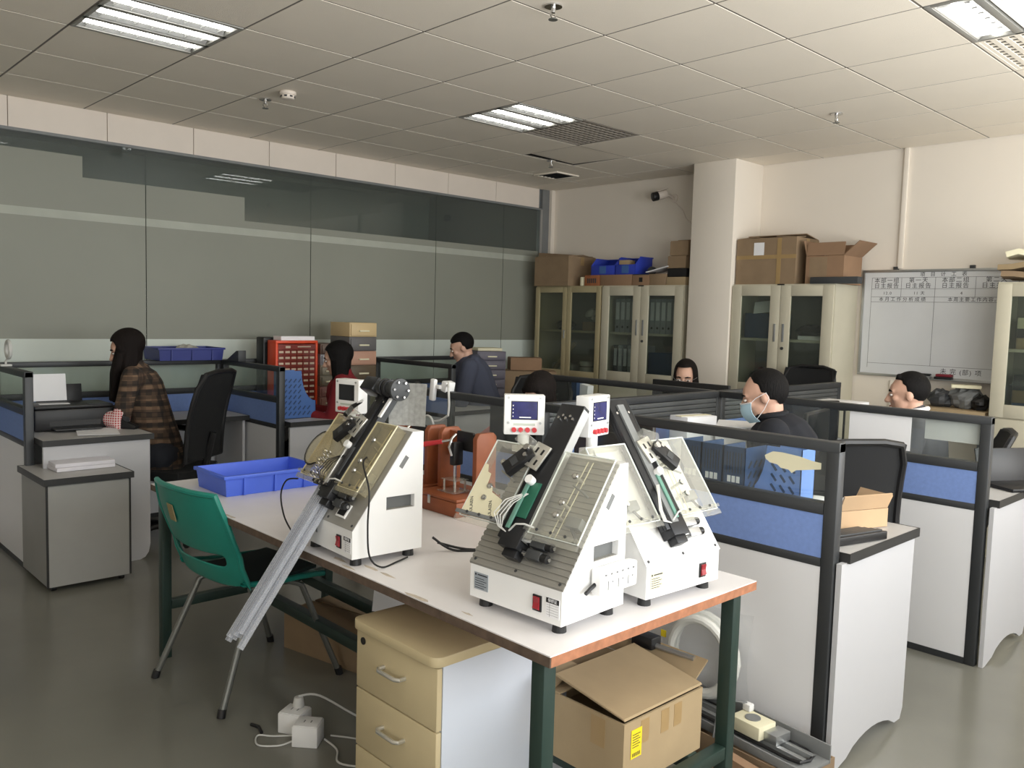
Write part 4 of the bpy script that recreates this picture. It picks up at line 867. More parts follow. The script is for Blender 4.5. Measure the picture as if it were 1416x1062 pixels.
# ================================================================ the three loading machines
MA = 53.79
def S(x, s, off, rz=0): return MR((0, 0, .11), rx=MA) @ MR((x, s, off), rz=rz)
RIB = mat('ribbed_aluminium', (160, 158, 152), .38, .5, .03)
BLK2 = mat('rail_black', (34, 35, 38), .4, .3)
SIL = mat('bracket_silver', (206, 204, 196), .3, .7)
def machine(label, loc, rz, kind):
    t = thing('loading_machine', label, 'machine', loc, rz, 'sloping tube loading machines'); W, D = .31, .245
    body = MB().prism([(0, .025), (D, .025), (D, .39), (.205, .39), (0, .11)], 0, W, 'x').build('housing', MWHITE, t)
    cut(body, MB().box(W-.02, W+.01, .115, .215, .158, .198))
    MB().box(W-.0199, W-.0185, .1155, .2145, .1585, .1975).build('grip_back', mat('grip_grey', (104, 106, 106), .5), t); MB().box(W-.019, W-.004, .116, .214, .158, .1595).build('grip_lip', MGREY, t)
    MB().box(W, W+.0012, -.02, .02, -.007, .007, MR((0, .175, .30), rx=MA)).build('side_vent', MIDG, t)
    for x, y in ((.03, .03), (.28, .03), (.03, .215), (.28, .215)):
        MB().cyl((x, y, 0), (x, y, .026), .018, .016, n=16).build('rubber_foot', BLACK, t, smooth=True)
    # sloping face plate
    pm = {'ribbed': RIB, 'plain': MGREY, 'white': MWHITE}[kind]
    p = MB()
    if kind == 'ribbed':
        pr_ = [(.0, .0)]
        n = 21
        for k in range(n): s0 = .004+k*.016; pr_ += [(s0, .0042), (s0+.0095, .0042), (s0+.0105, .0008), (s0+.0150, .0008)]
        pr_ += [(.3445, .0042), (.346, .0)]
        p.prism(pr_, -.003, W+.003, 'x', M=MR((0, 0, .11), rx=MA))
    else: p.box(-.002, W+.002, 0, .346, .0005, .003, MR((0, 0, .11), rx=MA))
    p.build('face_plate', pm, t)
    for x in (.012, .155, .298):
        MB().cyl((x, .014, .0025), (x, .014, .005), .004, n=10, M=MR((0, 0, .11), rx=MA)).build('plate_screw', DARKG, t)
    # front: switch, stickers
    sx = .235 if kind != 'white' else .235
    sw = MB().box(sx-.014, sx+.014, -.004, 0, .045, .085).build('switch_bezel', BLACK, t, bevel=.0015); MB().prism([(-.004, .049), (-.010, .053), (-.006, .067), (-.009, .081), (-.004, .081)], sx-.009, sx+.009, 'x').build('rocker', REDDK, sw)
    if kind != 'white':
        a, b = (.262, .304); st = MB().box(a, b, -.0012, 0, .04, .088).build('warranty_sticker', PAPER, t); MB().box(a+.001, b-.001, -.0018, -.0012, .075, .087).build('sticker_header', BLACK, st)
        text('sticker_text', '保修证', .0095, PAPER, st, ((a+b)/2, -.0022, .081), RX, .0002)
        for k in range(5): MB().box(a+.003, b-.003, -.0016, -.0012, .046+k*.006, .0464+k*.006).build('ruled_line', INK, st)
        MB().box(a+.012, a+.0124, -.0016, -.0012, .041, .075).build('ruled_line', INK, st)
    a, b = .016, .066
    if kind != 'plain':
        st = MB().box(a, b, -.0012, 0, .048, .092).build('rating_plate', mat('rating_plate', (168, 176, 184), .4, .3) if kind == 'ribbed' else PAPERC, t)
        MB().box(a+.003, a+.008, -.0016, -.0012, .084, .089).build('maker_mark', INK, st); MB().box(a+.012, b-.003, -.0016, -.0012, .085, .088).build('print_line', INK, st)
        for k in range(5): MB().box(a+.004, b-(.006 if k % 2 else .014), -.0016, -.0012, .052+k*.006, .0535+k*.006).build('print_line', INK, st)
    else:
        MB().box(.086, .096, -.0012, 0, .062, .078).build('warning_mark', MIDG, t)
    # feed rail up the slope
    L1 = .475 if kind != 'plain' else .45
    r = MB(); r.box(.085, .165, .075, L1, .034, .046, MR((0, 0, .11), rx=MA)); r.box(.085, .092, .075, L1, .02, .034, MR((0, 0, .11), rx=MA)); r.box(.158, .165, .075, L1, .02, .034, MR((0, 0, .11), rx=MA))
    r.build('feed_rail', BLK2, t, bevel=.002)
    if kind != 'ribbed': MB().box(.112, .138, .09, L1-.02, .0455, .052, MR((0, 0, .11), rx=MA)).build('rail_groove', MIDG if kind == 'white' else BLACK, t)
    MB().box(.1655, .1675, .08, L1-.01, .018, .046, MR((0, 0, .11), rx=MA)).build('rail_edge', ALU if kind == 'ribbed' else DARKG, t)
    MB().box(.1, .15, .12, .16, .003, .034, MR((0, 0, .11), rx=MA)).build('rail_support', DARKG, t); MB().box(.1, .15, .29, .33, .003, .034, MR((0, 0, .11), rx=MA)).build('rail_support', DARKG, t)
    for k in range(5): MB().cyl((.1+.012*k, L1-.045+.008*(k % 2), .046), (.1+.012*k, L1-.045+.008*(k % 2), .05), .004, n=8, M=MR((0, 0, .11), rx=MA)).build('rail_screw', CHROME, t)
    # acrylic side covers
    ac = ACRYLY if kind == 'plain' else ACRYL
    for x0, x1, nm in ((-.075, .078, 'left'), (.172, .33 if kind != 'plain' else .288, 'right')):
        c = MB(); M = MR((0, 0, .11), rx=MA)
        c.box(x0, x1, .105, .336, .042, .045, M); c.box(x0, x1, .334, .337, .004, .042, M)
        if nm == 'right': c.box(x1-.003, x1, .105, .334, .006, .042, M)
        else: c.box(x0, x0+.003, .105, .334, .02, .042, M)
        cv = c.build('acrylic_cover', ac, t)
        e = MB(); e.box(x0-.0006, x0+.0014, .105, .336, .0415, .0455, M); e.box(x0, x1, .335, .3375, .0415, .0455, M); e.box(x1-.0014, x1+.0006, .105, .336, .0415, .0455, M); e.box(x0, x1, .104, .106, .0415, .0455, M)
        e.build('polished_edge', mat('acrylic_edge', (226, 232, 228), .3) if kind != 'plain' else PAPERC, cv)
        lp = MB(); lp.box(x0-.012, x1+.004, .088, .104, .040, .048, M); lp.build('cover_lip', ac, t, bevel=.001)
        lq = MB(); lq.box(x0-.014, x1+.006, .108, .118, .046, .052, M); lq.build('guide_strip', MIDG if kind == 'ribbed' and nm == 'left' else ac, t, bevel=.001)
        for k in range(3): MB().cyl((x0+.03+.045*k, .111+.004, .052), (x0+.03+.045*k, .111+.004, .0545), .004, n=8, M=M).build('strip_screw', DARKG, t)
        for (u, v) in (((x0+x1)/2-.02, .20), ((x0+x1)/2-.02, .165), ((x0+x1)/2-.015, .275)):
            MB().cyl((u, v, .003), (u, v, .05), .0045, n=10, M=M).build('standoff', SIL, t, smooth=True); MB().cyl((u, v, .0455), (u, v, .0495), .009, .0075, n=12, M=M).build('washer', CHROME, t, smooth=True)
        MB().tube([((x0+x1)/2-.03, .26, .02), ((x0+x1)/2+.01, .245, .02), ((x0+x1)/2+.03, .235, .02)], .003, 6, M=M).build('guide_pin', MIDG, t, smooth=True)
        MB().box((x0+x1)/2+.0, (x0+x1)/2+.045, .15, .178, .004, .026, M).build('solenoid_block', MIDG, t, bevel=.002)
        MB().tube([((x0+x1)/2+.02, .15, .02), ((x0+x1)/2+.04, .13, .015), ((x0+x1)/2+.05, .118, .02), ((x0+x1)/2+.052, .112, .03)], .004, 6, M=M).build('lever', DARKG, t, smooth=True)
        if nm == 'right':
            for dx in (.05, .066): MB().cyl((x0+dx, .11, .02), (x0+dx+.012, .33, .02), .0013, n=6, M=M).build('guide_wire', PAPERC, t)
    M = MR((0, 0, .11), rx=MA)
    # head: slotted bracket, sensor, circuit strip, exit block, solenoids, wires
    hx = .100 if kind != 'white' else .15; sg = 1 if kind != 'white' else -1
    br = MB(); R2 = M @ MR((hx, .305, .056), rz=-14*sg); br.box(-.028, .026, -.036, .036, -.003, .003, R2); hb = br.build('slotted_bracket', SIL, t, bevel=.001)
    for u in (-.012, .010):
        for v in (-.018, .014): MB().box(u-.0035, u+.0035, v-.008, v+.008, .003, .0034, R2).build('slot', BLACK, hb)
    MB().box(-.05, .01, -.02, .012, -.004, .026, M @ MR((hx-.03*sg, .335, .052), rz=-20)).build('clear_block', ACRYL, t, bevel=.002)
    R3 = M @ MR((hx-.045*sg, .285, .05), rz=-38*sg)
    sb = MB().box(-.022, .02, -.05, .04, .0, .022, R3).build('sensor_body', BLACK, t, bevel=.003); MB().cyl((-.008, .034, .022), (-.008, .034, .03), .009, n=12, M=R3).build('sensor_knob', CHROME, sb, smooth=True); MB().cyl((.008, .02, .022), (.008, .02, .027), .006, n=12, M=R3).build('sensor_knob', CHROME, sb, smooth=True); MB().box(-.012, .012, -.025, -.005, .022, .0235, R3).build('sensor_window', DARKG, sb)
    MB().box(.118, .150, .135, .235, .0465, .051, M).build('circuit_strip', GREEN if kind != 'plain' else DARKG, t, bevel=.001)
    cx2 = .112 if kind != 'white' else .136
    MB().box(cx2-.006, cx2+.006, .10, .23, .051, .057, M).build('tube_channel', mat('channel_green', (96, 140, 126), .35) if kind != 'plain' else SIL, t, bevel=.001)
    MB().cyl((cx2+.005, .235, .05), (cx2+.005, .235, .068), .012, n=14, M=M).build('feed_roller', MWHITE, t, smooth=True)
    ex = MB(); ex.box(.10, .165, .055, .112, .004, .05, M); ex.box(.115, .16, .035, .06, .004, .036, M); ex.build('exit_block', BLK2, t, bevel=.003)
    for k, s in enumerate((.088, .058)):
        sgn = 1 if kind != 'white' else 1; x0 = .172
        so = MB().box(x0+.012, x0+.058, s-.012, s+.012, .01, .034, M).build('solenoid', DARKG if kind != 'white' else mat('solenoid_silver', (186, 186, 186), .3, .6), t, bevel=.003)
        MB().cyl((x0-.004, s, .022), (x0+.012, s, .022), .007, n=12, M=M).build('plunger', CHROME, so, smooth=True); MB().cyl((x0+.058, s, .022), (x0+.076, s, .022), .011, n=12, M=M).build('coil_cap', BLACK, so, smooth=True)
        MB().cyl((x0+.076, s, .022), (x0+.082, s, .022), .005, n=10, M=M).build('coil_screw', CHROME, so, smooth=True)
    for k in range(4):
        q = .004*k; MB().tube([(.126-q, .2, .053), (.100-q*1.6, .165, .06+q), (.086-q*2, .125, .058+q), (.092-q, .098, .052), (.11, .09, .05)], .0014, 6, M=M).build('lead_wire', WIREW if kind != 'plain' else WIRE, t, smooth=True)
    MB().tube([(.118, .095, .05), (.14, .112, .062), (.165, .118, .06), (.19, .118, .05)], .0025, 6, M=M).build('lead_wire', WIREW, t, smooth=True)
    return t
m2 = machine('middle loading machine with ribbed grey face, black rail and lit display', (-1.617, 1.405, .75), 3, 'ribbed')
m3 = machine('right loading machine with white face turned toward the right', (-1.300, 1.733, .75), 87, 'white')
m1 = machine('left loading machine with aged yellow covers and plastic tubes at its outlet', (-2.375, 1.350, .75), -3, 'plain')
def pod(parent, x, y, z0, z1, rz, lit, pole_x=None):
    """control pod on a pole, parts of its machine"""
    px = x if pole_x is None else pole_x
    MB().cyl((px, y, .36), (px, y, z0+.01), .016, n=18).build('pod_pole', MWHITE, parent, smooth=True)
    MB().box(px-.025, max(.05, px+.03), y-.02, min(y+.05, .25), .375, .392).build('pole_bracket', MWHITE, parent, bevel=.002)
    R = MR((x, y, z0), rz=rz); h = z1-z0
    b = MB().box(-.056, .056, -.022, .022, 0, h, R).build('control_pod', MWHITE, parent, bevel=.003)
    MB().box(-.037, .037, -.0232, -.022, h*.38, h*.85, R).build('screen_bezel', BLACK, b); MB().box(-.0345, .0345, -.0238, -.0232, h*.40, h*.83, R).build('screen', SCREEN if lit else SCREENOFF, b)
    for u in (-.044, .044):
        for v in (h*.3, h*.93): MB().cyl((u, -.0245, v), (u, -.022, v), .0035, n=8, M=R).build('pod_screw', ALU, b)
    for k in range(4): MB().cyl((-.028+k*.0187, -.031, h*.13), (-.028+k*.0187, -.022, h*.13), .0068, n=12, M=R).build('red_button', RED, b, smooth=True)
    MB().box(-.03, .03, -.0226, -.022, h*.23, h*.29, R).build('button_legend', mat('legend', (186, 196, 184), .6), b)
    if lit:
        MB().box(-.014, .018, -.0242, -.0238, h*.43, h*.455, R).build('screen_bar', PAPER, b)
        for q in range(4): MB().box(-.0325, -.0305, -.0242, -.0238, h*(.45+.09*q), h*(.48+.09*q), R).build('screen_icon', PAPER, b)
pod(m2, -.035, .225, .425, .535, 46, True)
pod(m3, .012, .225, .428, .54, 14, True)
pod(m1, -.10, .225, .405, .52, 14, False)
# printed protective film still on the left cover of the middle machine
M = MR((0, 0, .11), rx=MA)
fl = MB().prism([(-.073, .108), (.03, .108), (.055, .13), (.045, .17), (.0, .185), (-.01, .20), (-.03, .205), (-.035, .235), (-.05, .24), (-.06, .26), (-.073, .262)], .0453, .0458, 'z', M=M).build('protective_film', PAPERC, m2)
for x, y in ((-.05, .14), (.02, .14)):
    tx = text('film_print', 'ULAIEN', .014, DARKG, fl, (0, 0, 0), (0, 0, 0), .0002); tx.matrix_local = M @ MR((x, y, .0462), rz=118)
# first machine: disc guard, motor and reels at the rail head, springs, curled printed sheet
MB().cyl((-.045, .20, .052), (-.045, .20, .055), .062, n=32, M=M).build('disc_guard', ACRYLY, m1); MB().tube([(-.045+.063*math.cos(a*PI/10), .20+.063*math.sin(a*PI/10), .0535) for a in range(6, 18)], .003, 6, M=M).build('guard_ring', BLACK, m1, smooth=True)
MB().box(.02, .10, .425, .475, .03, .085, M).build('motor', BLK2, m1, bevel=.006); MB().cyl((.10, .45, .06), (.2, .455, .06), .022, n=18, M=M).build('gear_shaft', DARKG, m1, smooth=True)
for k, x in enumerate((.125, .15, .205)): MB().cyl((x, .452, .06), (x+.012, .452, .06), .03+.006*(k == 2), n=22, M=M).build('reel', BLACK if k != 2 else DARKG, m1, bevel=.002)
for k in range(6): MB().cyl((.218, .452+.026*math.cos(k*PI/3), .06+.026*math.sin(k*PI/3)), (.224, .452+.026*math.cos(k*PI/3), .06+.026*math.sin(k*PI/3)), .004, n=8, M=M).build('reel_bolt', CHROME, m1)
MB().box(.175, .19, .35, .42, .05, .056, M @ MR((0, 0, 0))).build('white_arm', MWHITE, m1, bevel=.001)
MB().tube([(.0, .33, .06), (.03, .36, .07), (.07, .38, .075)], [.009, .008, .005], 10, M=M).build('lever_arm', BLACK, m1, smooth=True); MB().tube([(.055, .372, .075), (.085, .388, .08)], .004, 8, M=M).build('lever_tip', MWHITE, m1, smooth=True)
for x0 in (.035, .06):
    MB().tube([(x0+.006*math.cos(q*.9), .10+.0022*q, .066+.006*math.sin(q*.9)) for q in range(44)], .0013, 5, M=M).build('spring', CHROME, m1, smooth=True)
for q in range(7): MB().cyl((.05+.014*q, .094, .05), (.05+.014*q, .094, .06), .005, n=8, M=M).build('guide_bolt', CHROME if q % 2 else BLACK, m1, smooth=True)
MB().box(.04, .15, .086, .102, .044, .05, M).build('bolt_bar', BLK2, m1, bevel=.002)
rf = MB().box(.19, .245, .025, .07, .003, .008, M).build('window_frame', MWHITE, m1, bevel=.001); MB().box(.197, .238, .031, .064, .008, .0088, M).build('window', BLACK, rf)
solo('curled_sheet', MB().sheet([[(-.06+.02*u, .012*math.sin(u*.5)+.03*v*v/36, .034*v) for u in range(7)] for v in range(5)], .001), mat('sheet_print', (150, 150, 146), .6, vary=.16, scale=70), 'curled grey printed plastic sheet standing behind the left machine head', 'sheet', loc=(-2.17, 1.60, 1.1405), rz=38)
# cables of the machines
def cable(name, pts, r, m, label, cat='cable', group=None):
    """smooth polyline cable"""
    P = [Vector(p) for p in pts]; out = []
    for i in range(len(P)-1):
        a = P[max(i-1, 0)]; b = P[i]; c = P[i+1]; d = P[min(i+2, len(P)-1)]
        for q in range(6):
            u = q/6; out.append(.5*((2*b)+(-a+c)*u+(2*a-5*b+4*c-d)*u*u+(-a+3*b-3*c+d)*u**3))
    out.append(P[-1]); return solo(name, MB().tube(out, r, 7), m, label, cat, group, smooth=True)
cable('power_cable', [(-2.14, 1.43, 1.06), (-2.09, 1.385, 1.05), (-2.035, 1.37, .98), (-2.025, 1.36, .88), (-2.02, 1.365, .79), (-2.01, 1.40, .755), (-2.03, 1.47, .754), (-2.045, 1.52, .756)], .0028, WIRE, 'thin black cable looping down the right side of the left machine')
cable('power_cable', [(-2.50, 1.40, .94), (-2.54, 1.38, .93), (-2.56, 1.37, .88), (-2.50, 1.35, .82), (-2.43, 1.345, .775), (-2.40, 1.346, .757)], .0028, WIRE, 'thin black cable looping left of the left machine in front of the blue tray')
cable('power_cable', [(-2.05, 1.62, .80), (-2.02, 1.68, .756), (-1.95, 1.76, .755), (-1.86, 1.78, .755), (-1.74, 1.72, .755), (-1.64, 1.66, .757)], .004, WIRE, 'black cable on the tabletop between the left and middle machines')
cable('power_cable', [(-2.05, 1.64, .78), (-2.0, 1.72, .756), (-1.92, 1.82, .755), (-1.8, 1.85, .755), (-1.68, 1.76, .757)], .004, WIRE, 'second black cable behind the machines running to the middle machine')
# socket strip hooked on the right side of the middle machine
t = thing('power_strip', 'white power strip with black plug against the right side of the middle machine', 'power strip', (-1.306, 1.52, .834), 92)
MB().box(0, .15, -.03, 0, 0, .065).build('case', MWHITE, t, bevel=.006)
for k in range(6): MB().box(.018+k*.022, .024+k*.022, -.0312, -.03, .048, .052).build('indicator', MIDG, t)
for k in range(3): MB().box(.03+k*.04, .0315+k*.04, -.0312, -.03, .012, .034).build('slot', MIDG, t); MB().cyl((.048+k*.04, -.0312, .03), (.048+k*.04, -.03, .03), .002, n=8).build('slot', MIDG, t)
MB().tube([(.005, -.012, .028), (-.02, -.014, .02), (-.035, -.014, .012)], .005, 8).build('cord_end', WIRE, t, smooth=True)
# clear plastic tubes sliding out of the left machine
TD = Vector((0, math.cos(R_(MA)), math.sin(R_(MA))))
lb = ['%s clear plastic tube in the bundle hanging from the left machine' % w_ for w_ in ('leftmost lower', 'second lower', 'third lower', 'fourth lower', 'rightmost lower', 'leftmost upper', 'middle upper', 'rightmost upper')]
for k in range(8):
    row = k // 5; c = k-5*row; x = -2.325+c*.0195+row*.018; off = .020+row*.0152; e0 = .12-.006*(k % 3); e1 = -.44+.012*((k*5) % 4)
    R = MR((x, 1.352, .86), rx=MA); b = MB(); w_ = .0078
    b.box(-w_, w_, e1, e0, off-w_*.85, off-w_*.85+.0012, R); b.box(-w_, -w_+.0012, e1, e0, off-w_*.85+.0012, off+w_*.85, R); b.box(w_-.0012, w_, e1, e0, off-w_*.85+.0012, off+w_*.85, R); b.box(-w_, -w_*.3, e1, e0, off+w_*.85, off+w_*.85+.0012, R); b.box(w_*.3, w_, e1, e0, off+w_*.85, off+w_*.85+.0012, R)
    solo('plastic_tube', b, TUBEM, lb[k], 'tube', 'clear tubes hanging from the left machine')
# ---------------------------------------------------------------- wooden test jigs with red toggle clamps
def jig(label, loc, rz):
    t = thing('toggle_jig', label, 'jig', loc, rz, 'wooden jigs on the worktable')
    MB().box(-.125, .125, -.11, .11, 0, .055).build('base_box', WOOD, t, bevel=.003); MB().box(-.125, .125, -.11, .11, .056, .068).build('base_lid', WOOD, t, bevel=.003)
    MB().box(-.045, -.03, -.113, -.11, .03, .062).build('latch', SIL, t, bevel=.001)
    for s in (-1, 1):
        x = s*.105; pl = [(-.01, .0681), (.09, .0681), (.09, .29), (.075, .305), (.005, .305), (-.01, .285)]
        MB().prism(pl, x-.012, x+.012, 'x').build('side_board', WOOD, t, bevel=.003)
    MB().prism([(-.0928, .2), (-.06, .2), (-.05, .24), (.05, .24), (.06, .2), (.0928, .2), (.0928, .295), (.05, .292), (-.05, .292), (-.0928, .295)], .03, .048, 'y').build('cross_board', WOOD, t, bevel=.002)
    MB().box(-.035, .06, .018, .03, .225, .30).build('mount_plate', BLACK, t, bevel=.003)
    MB().box(-.02, .008, -.03, .018, .17, .26).build('clamp_body', BLACK, t, bevel=.006)
    MB().cyl((-.006, -.012, .09), (-.006, -.012, .2), .006, n=12).build('plunger', CHROME, t, smooth=True)
    MB().tube([(-.006, -.03, .21), (-.004, -.045, .245), (-.006, -.03, .275), (-.006, -.01, .29)], .006, 8).build('linkage', CHROME, t, smooth=True)
    MB().tube([(-.006, -.035, .27), (-.035, -.055, .262)], .005, 8).build('lever', CHROME, t, smooth=True); MB().tube([(-.035, -.055, .262), (-.105, -.095, .245)], [.009, .0105], 10).build('red_handle', RED, t, smooth=True)
    f = MB(); f.box(-.055, .045, -.06, .03, .069, .074); f.box(-.045, .04, -.05, .02, .115, .119)
    f.build('acrylic_nest', ACRYL, t, bevel=.001)
    for x in (-.035, .03):
        for y in (-.04, .01): MB().cyl((x, y, .074), (x, y, .115), .004, n=8).build('pillar', SIL, t, smooth=True)
    return t
jig('right wooden jig with a red-handled toggle clamp between the machines', (-2.475, 2.075, .7505), 0)
jig('left wooden jig half hidden behind the left machine', (-2.76, 2.065, .7505), 0)
tray('storage_tray', 'royal blue rectangular plastic tray on the left end of the worktable', (-3.30, 1.665, .7505), (.43, .28, .085), 90, BINBLUE)
# ================================================================ teal shell chair
t = thing('plastic_chair', 'teal plastic shell chair with steel legs pushed under the worktable', 'chair', (-3.15, 1.545, 0), 6)
def cs(u, v):
    """shell: v 0..1 seat front to back, 1..2 backrest; u -1..1"""
    if v <= 1:
        y = .21-.40*v; z = .445-.012*math.sin(v*PI)+.03*abs(u)**3*(v)-.02*max(0, .2-v)*5*.6; x = u*(.215+.015*v)
    else:
        q = v-1; y = -.19-.045*math.sin(q*PI/2)-.085*q+.05*abs(u)**2.5*(1-.3*q); z = .445+.03*abs(u)**3*(1-q)+.38*q+.0; x = .02*q+u*(.235+.012*q)*(1-.13*max(0, q-.7)/.3)
        if q < .25: z = .445+.38*q-.0; y = -.19-.045*math.sin(q*PI/2)-.085*q+.05*abs(u)**2.5*(1-.3*q)
    return (x, y, z)
us = [-1, -.93, -.75, -.45, 0, .45, .75, .93, 1]
vs_ = [0, .1, .3, .5, .7, .85, .95, 1.03, 1.1, 1.18, 1.24, 1.30, 1.35, 1.5, 1.7, 1.85, 1.95, 2.0]
b = MB(); grid = [[cs(u, v) for u in us] for v in vs_]
# the backrest has an open slot near its foot
n, m_ = len(vs_), len(us); bm_v = [Vector(p) for r in grid for p in r]; fs = []
for i in range(n-1):
    for j in range(m_-1):
        if 1.23 <= vs_[i] < 1.34 and 2 <= j <= 5: continue
        fs.append((i*m_+j, i*m_+j+1, (i+1)*m_+j+1, (i+1)*m_+j))
b.add(bm_v, fs); sh = b.build('shell', TEAL, t, smooth=True, ang=60)
md = sh.modifiers.new('thick', 'SOLIDIFY'); md.thickness = .008; md.offset = 0; md = sh.modifiers.new('sub', 'SUBSURF'); md.levels = 1; md.render_levels = 2
rim = [cs(-1, v) for v in vs_]+[cs(u, 2.0) for u in us[1:-1]]+[cs(1, v) for v in vs_[::-1]]
MB().tube([(p[0], p[1], p[2]) for p in rim], .011, 8).build('rolled_rim', TEAL, t, smooth=True)
MB().sheet([[(x, y, .452-.01*math.sin((.21-y)/.4*PI)) for x in (-.18, -.09, 0, .09, .18)] for y in (.2, .1, 0, -.1, -.15)], .012).build('seat_pad', mat('seat_pad_dark', (26, 44, 42), .8), t, smooth=True)
_p = Vector(cs(-.3, 1.72)); MB().box(-.026, .026, -.0012, .0012, -.034, .034, MR((_p.x, _p.y-.0068, _p.z), rx=14, rz=-6)).build('sticker', mat('tan_sticker', (150, 134, 96), .7), t)
for s in (-1, 1):
    fo = (s*.25, .27, 0); ba = (s*.25, -.27, 0)
    MB().tube([(s*.16, .06, .425), (s*.19, .12, .40), fo], .0125, 10).build('leg', STEEL, t, smooth=True); MB().tube([(s*.16, -.04, .425), (s*.19, -.11, .39), ba], .0125, 10).build('leg', STEEL, t, smooth=True)
    for q in (fo, ba): MB().cyl((q[0], q[1], 0), (q[0]*.985, q[1]*.97, .03), .016, n=12).build('foot_cap', BLACK, t, smooth=True)
    MB().tube([(s*.16, -.1, .42), (s*.16, .12, .42)], .011, 8).build('seat_rail', STEEL, t, smooth=True)
MB().tube([(-.16, .0, .415), (.16, .0, .415)], .01, 8).build('cross_rail', STEEL, t, smooth=True)

# ================================================================ beige drawer pedestal
t = thing('drawer_pedestal', 'beige three-drawer pedestal with rounded top tucked under the worktable', 'pedestal', (-1.86, 1.60, 0))
MB().box(-.185, .19, -.235, .25, .03, .575).build('carcass', PEDSIDE, t)
tp = []
for cx_, cy_, a0 in ((.17, -.24, -90), (.18, .23, 0), (-.18, .23, 90), (-.17, -.24, 180)):
    rr = .03 if cy_ < 0 else .012
    for q in range(6): a = R_(a0+q*18); tp.append((cx_+rr*math.cos(a), cy_+rr*math.sin(a)))
MB().prism(tp, .578, .606, 'z').build('top', BEIGE, t, bevel=.003)
for k, (z0, z1) in enumerate(((.40, .572), (.222, .396), (.04, .218))):
    d = MB().box(-.19, .19, -.255, -.237, z0, z1).build('drawer', BEIGE, t, bevel=.003); zc = (z0+z1)/2+.015
    MB().tube([(-.05, -.255, zc), (-.05, -.275, zc), (-.038, -.283, zc), (.038, -.283, zc), (.05, -.275, zc), (.05, -.255, zc)], .006, 10).build('handle', SIL, d, smooth=True)
    if k == 0: MB().cyl((-.155, -.258, .545), (-.155, -.254, .545), .011, n=14).build('lock', BLACK, d, smooth=True)
for x in (-.15, .15):
    for y in (-.19, .2): MB().cyl((x-.011, y, .0152), (x+.011, y, .0152), .015, n=14).build('caster', BLACK, t, smooth=True)

# ================================================================ carton on the lower bars
t = thing('cardboard_carton', 'light cardboard carton with open flaps and a yellow label under the worktable', 'box', (-1.565, 1.885, .2505), 0)
sx, sy, sz, th = .47, .36, .185, .006
b = MB(); b.box(-sx/2, sx/2, -sy/2, sy/2, 0, th); b.box(-sx/2, sx/2, -sy/2, -sy/2+th, th, sz); b.box(-sx/2, sx/2, sy/2-th, sy/2, th, sz); b.box(-sx/2, -sx/2+th, -sy/2+th, sy/2-th, th, sz); b.box(sx/2-th, sx/2, -sy/2+th, sy/2-th, th, sz); b.build('walls', CARD2, t)
MB().box(-sx/2, .0, -sy/2, sy/2, sz+.001, sz+.006).build('flap', CARD2, t)
MB().prism([(sx/2-.001, sz+.008), (sx/2-.005, sz+.013), (-.02, sz+.055), (-.022, sz+.049)], -sy/2+.002, sy/2-.002, 'y').build('flap', CARD2, t)
MB().prism([(-sy/2+.004, sz+.01), (-sy/2+.009, sz+.006), (-.06, sz+.04), (-.062, sz+.045)], -sx/2+.01, -.03, 'x').build('flap', CARD2, t)
MB().prism([(sy/2-.001, sz+.008), (sy/2+.004, sz+.006), (sy/2+.07, sz+.05), (sy/2+.067, sz+.055)], -sx/2+.01, sx/2-.03, 'x').build('flap', CARD2, t)
for y in (-.09, .0, .06): MB().box(sx/2, sx/2+.0008, y-.018, y+.018, sz-.075, sz-.01).build('tape', TAPE, t)
MB().box(.12, .17, -sy/2-.0008, -sy/2, sz-.09, sz-.01).build('tape', TAPE, t); MB().box(-.2, -.14, -sy/2-.0008, -sy/2, sz-.12, sz).build('tape', TAPE, t)
yl = MB().box(sx/2+.0008, sx/2+.0016, -.150, -.105, sz-.105, sz-.025).build('yellow_label', YELLOW, t)
for k in range(6): MB().box(sx/2+.0016, sx/2+.002, -.145, -.112-.006*(k % 2), sz-.04-k*.007, sz-.038-k*.007).build('print_line', INK, yl)
for k in range(7): MB().box(sx/2+.0016, sx/2+.002, -.144+k*.005, -.1415+k*.005, sz-.1, sz-.09).build('print_bar', INK, yl)
solo('white_slip', MB().box(-.03, .03, -.02, .02, 0, .0015), PAPER, 'small white paper slip on the closed flap of the light carton', 'paper', loc=(-1.60, 1.80, .444), rz=30)
# ================================================================ hose coil in a clear bag, rails, floor clutter
HOSE = mat('white_hose', (232, 232, 226), .35, vary=.02)
t = thing('hose_coil', 'coil of thick white hose in a clear plastic bag leaning on the partition', 'hose', (-1.66, 2.575, .13)); pts = []
for q in range(66):
    a = q*2*PI/22; r = .135-.006*(q/22); pts.append((r*math.cos(a)*1.0, -.012-.012*math.sin(a*.5+1)-.013*(q/22-1.5), .165+r*1.12*math.sin(a)))
MB().tube(pts, .017, 10).build('coil', HOSE, t, smooth=True)
rnd = random.Random(3); g = []
for i in range(9):
    row = []
    for j in range(9): x = -.18+.045*j+.012*rnd.random(); z = -.0+.044*i+.01*rnd.random(); row.append((x, -.052+.012*rnd.random()+.028*((j-4)/4)**2+.028*((i-4)/4)**2, z))
    g.append(row)
MB().sheet(g).build('plastic_bag', clear('clear_bag', (250, 251, 251), .05, .08), t, smooth=True, ang=20)
MB().box(-.172, -.150, -.03, -.026, .19, .215).build('yellow_tag', YELLOW, t)
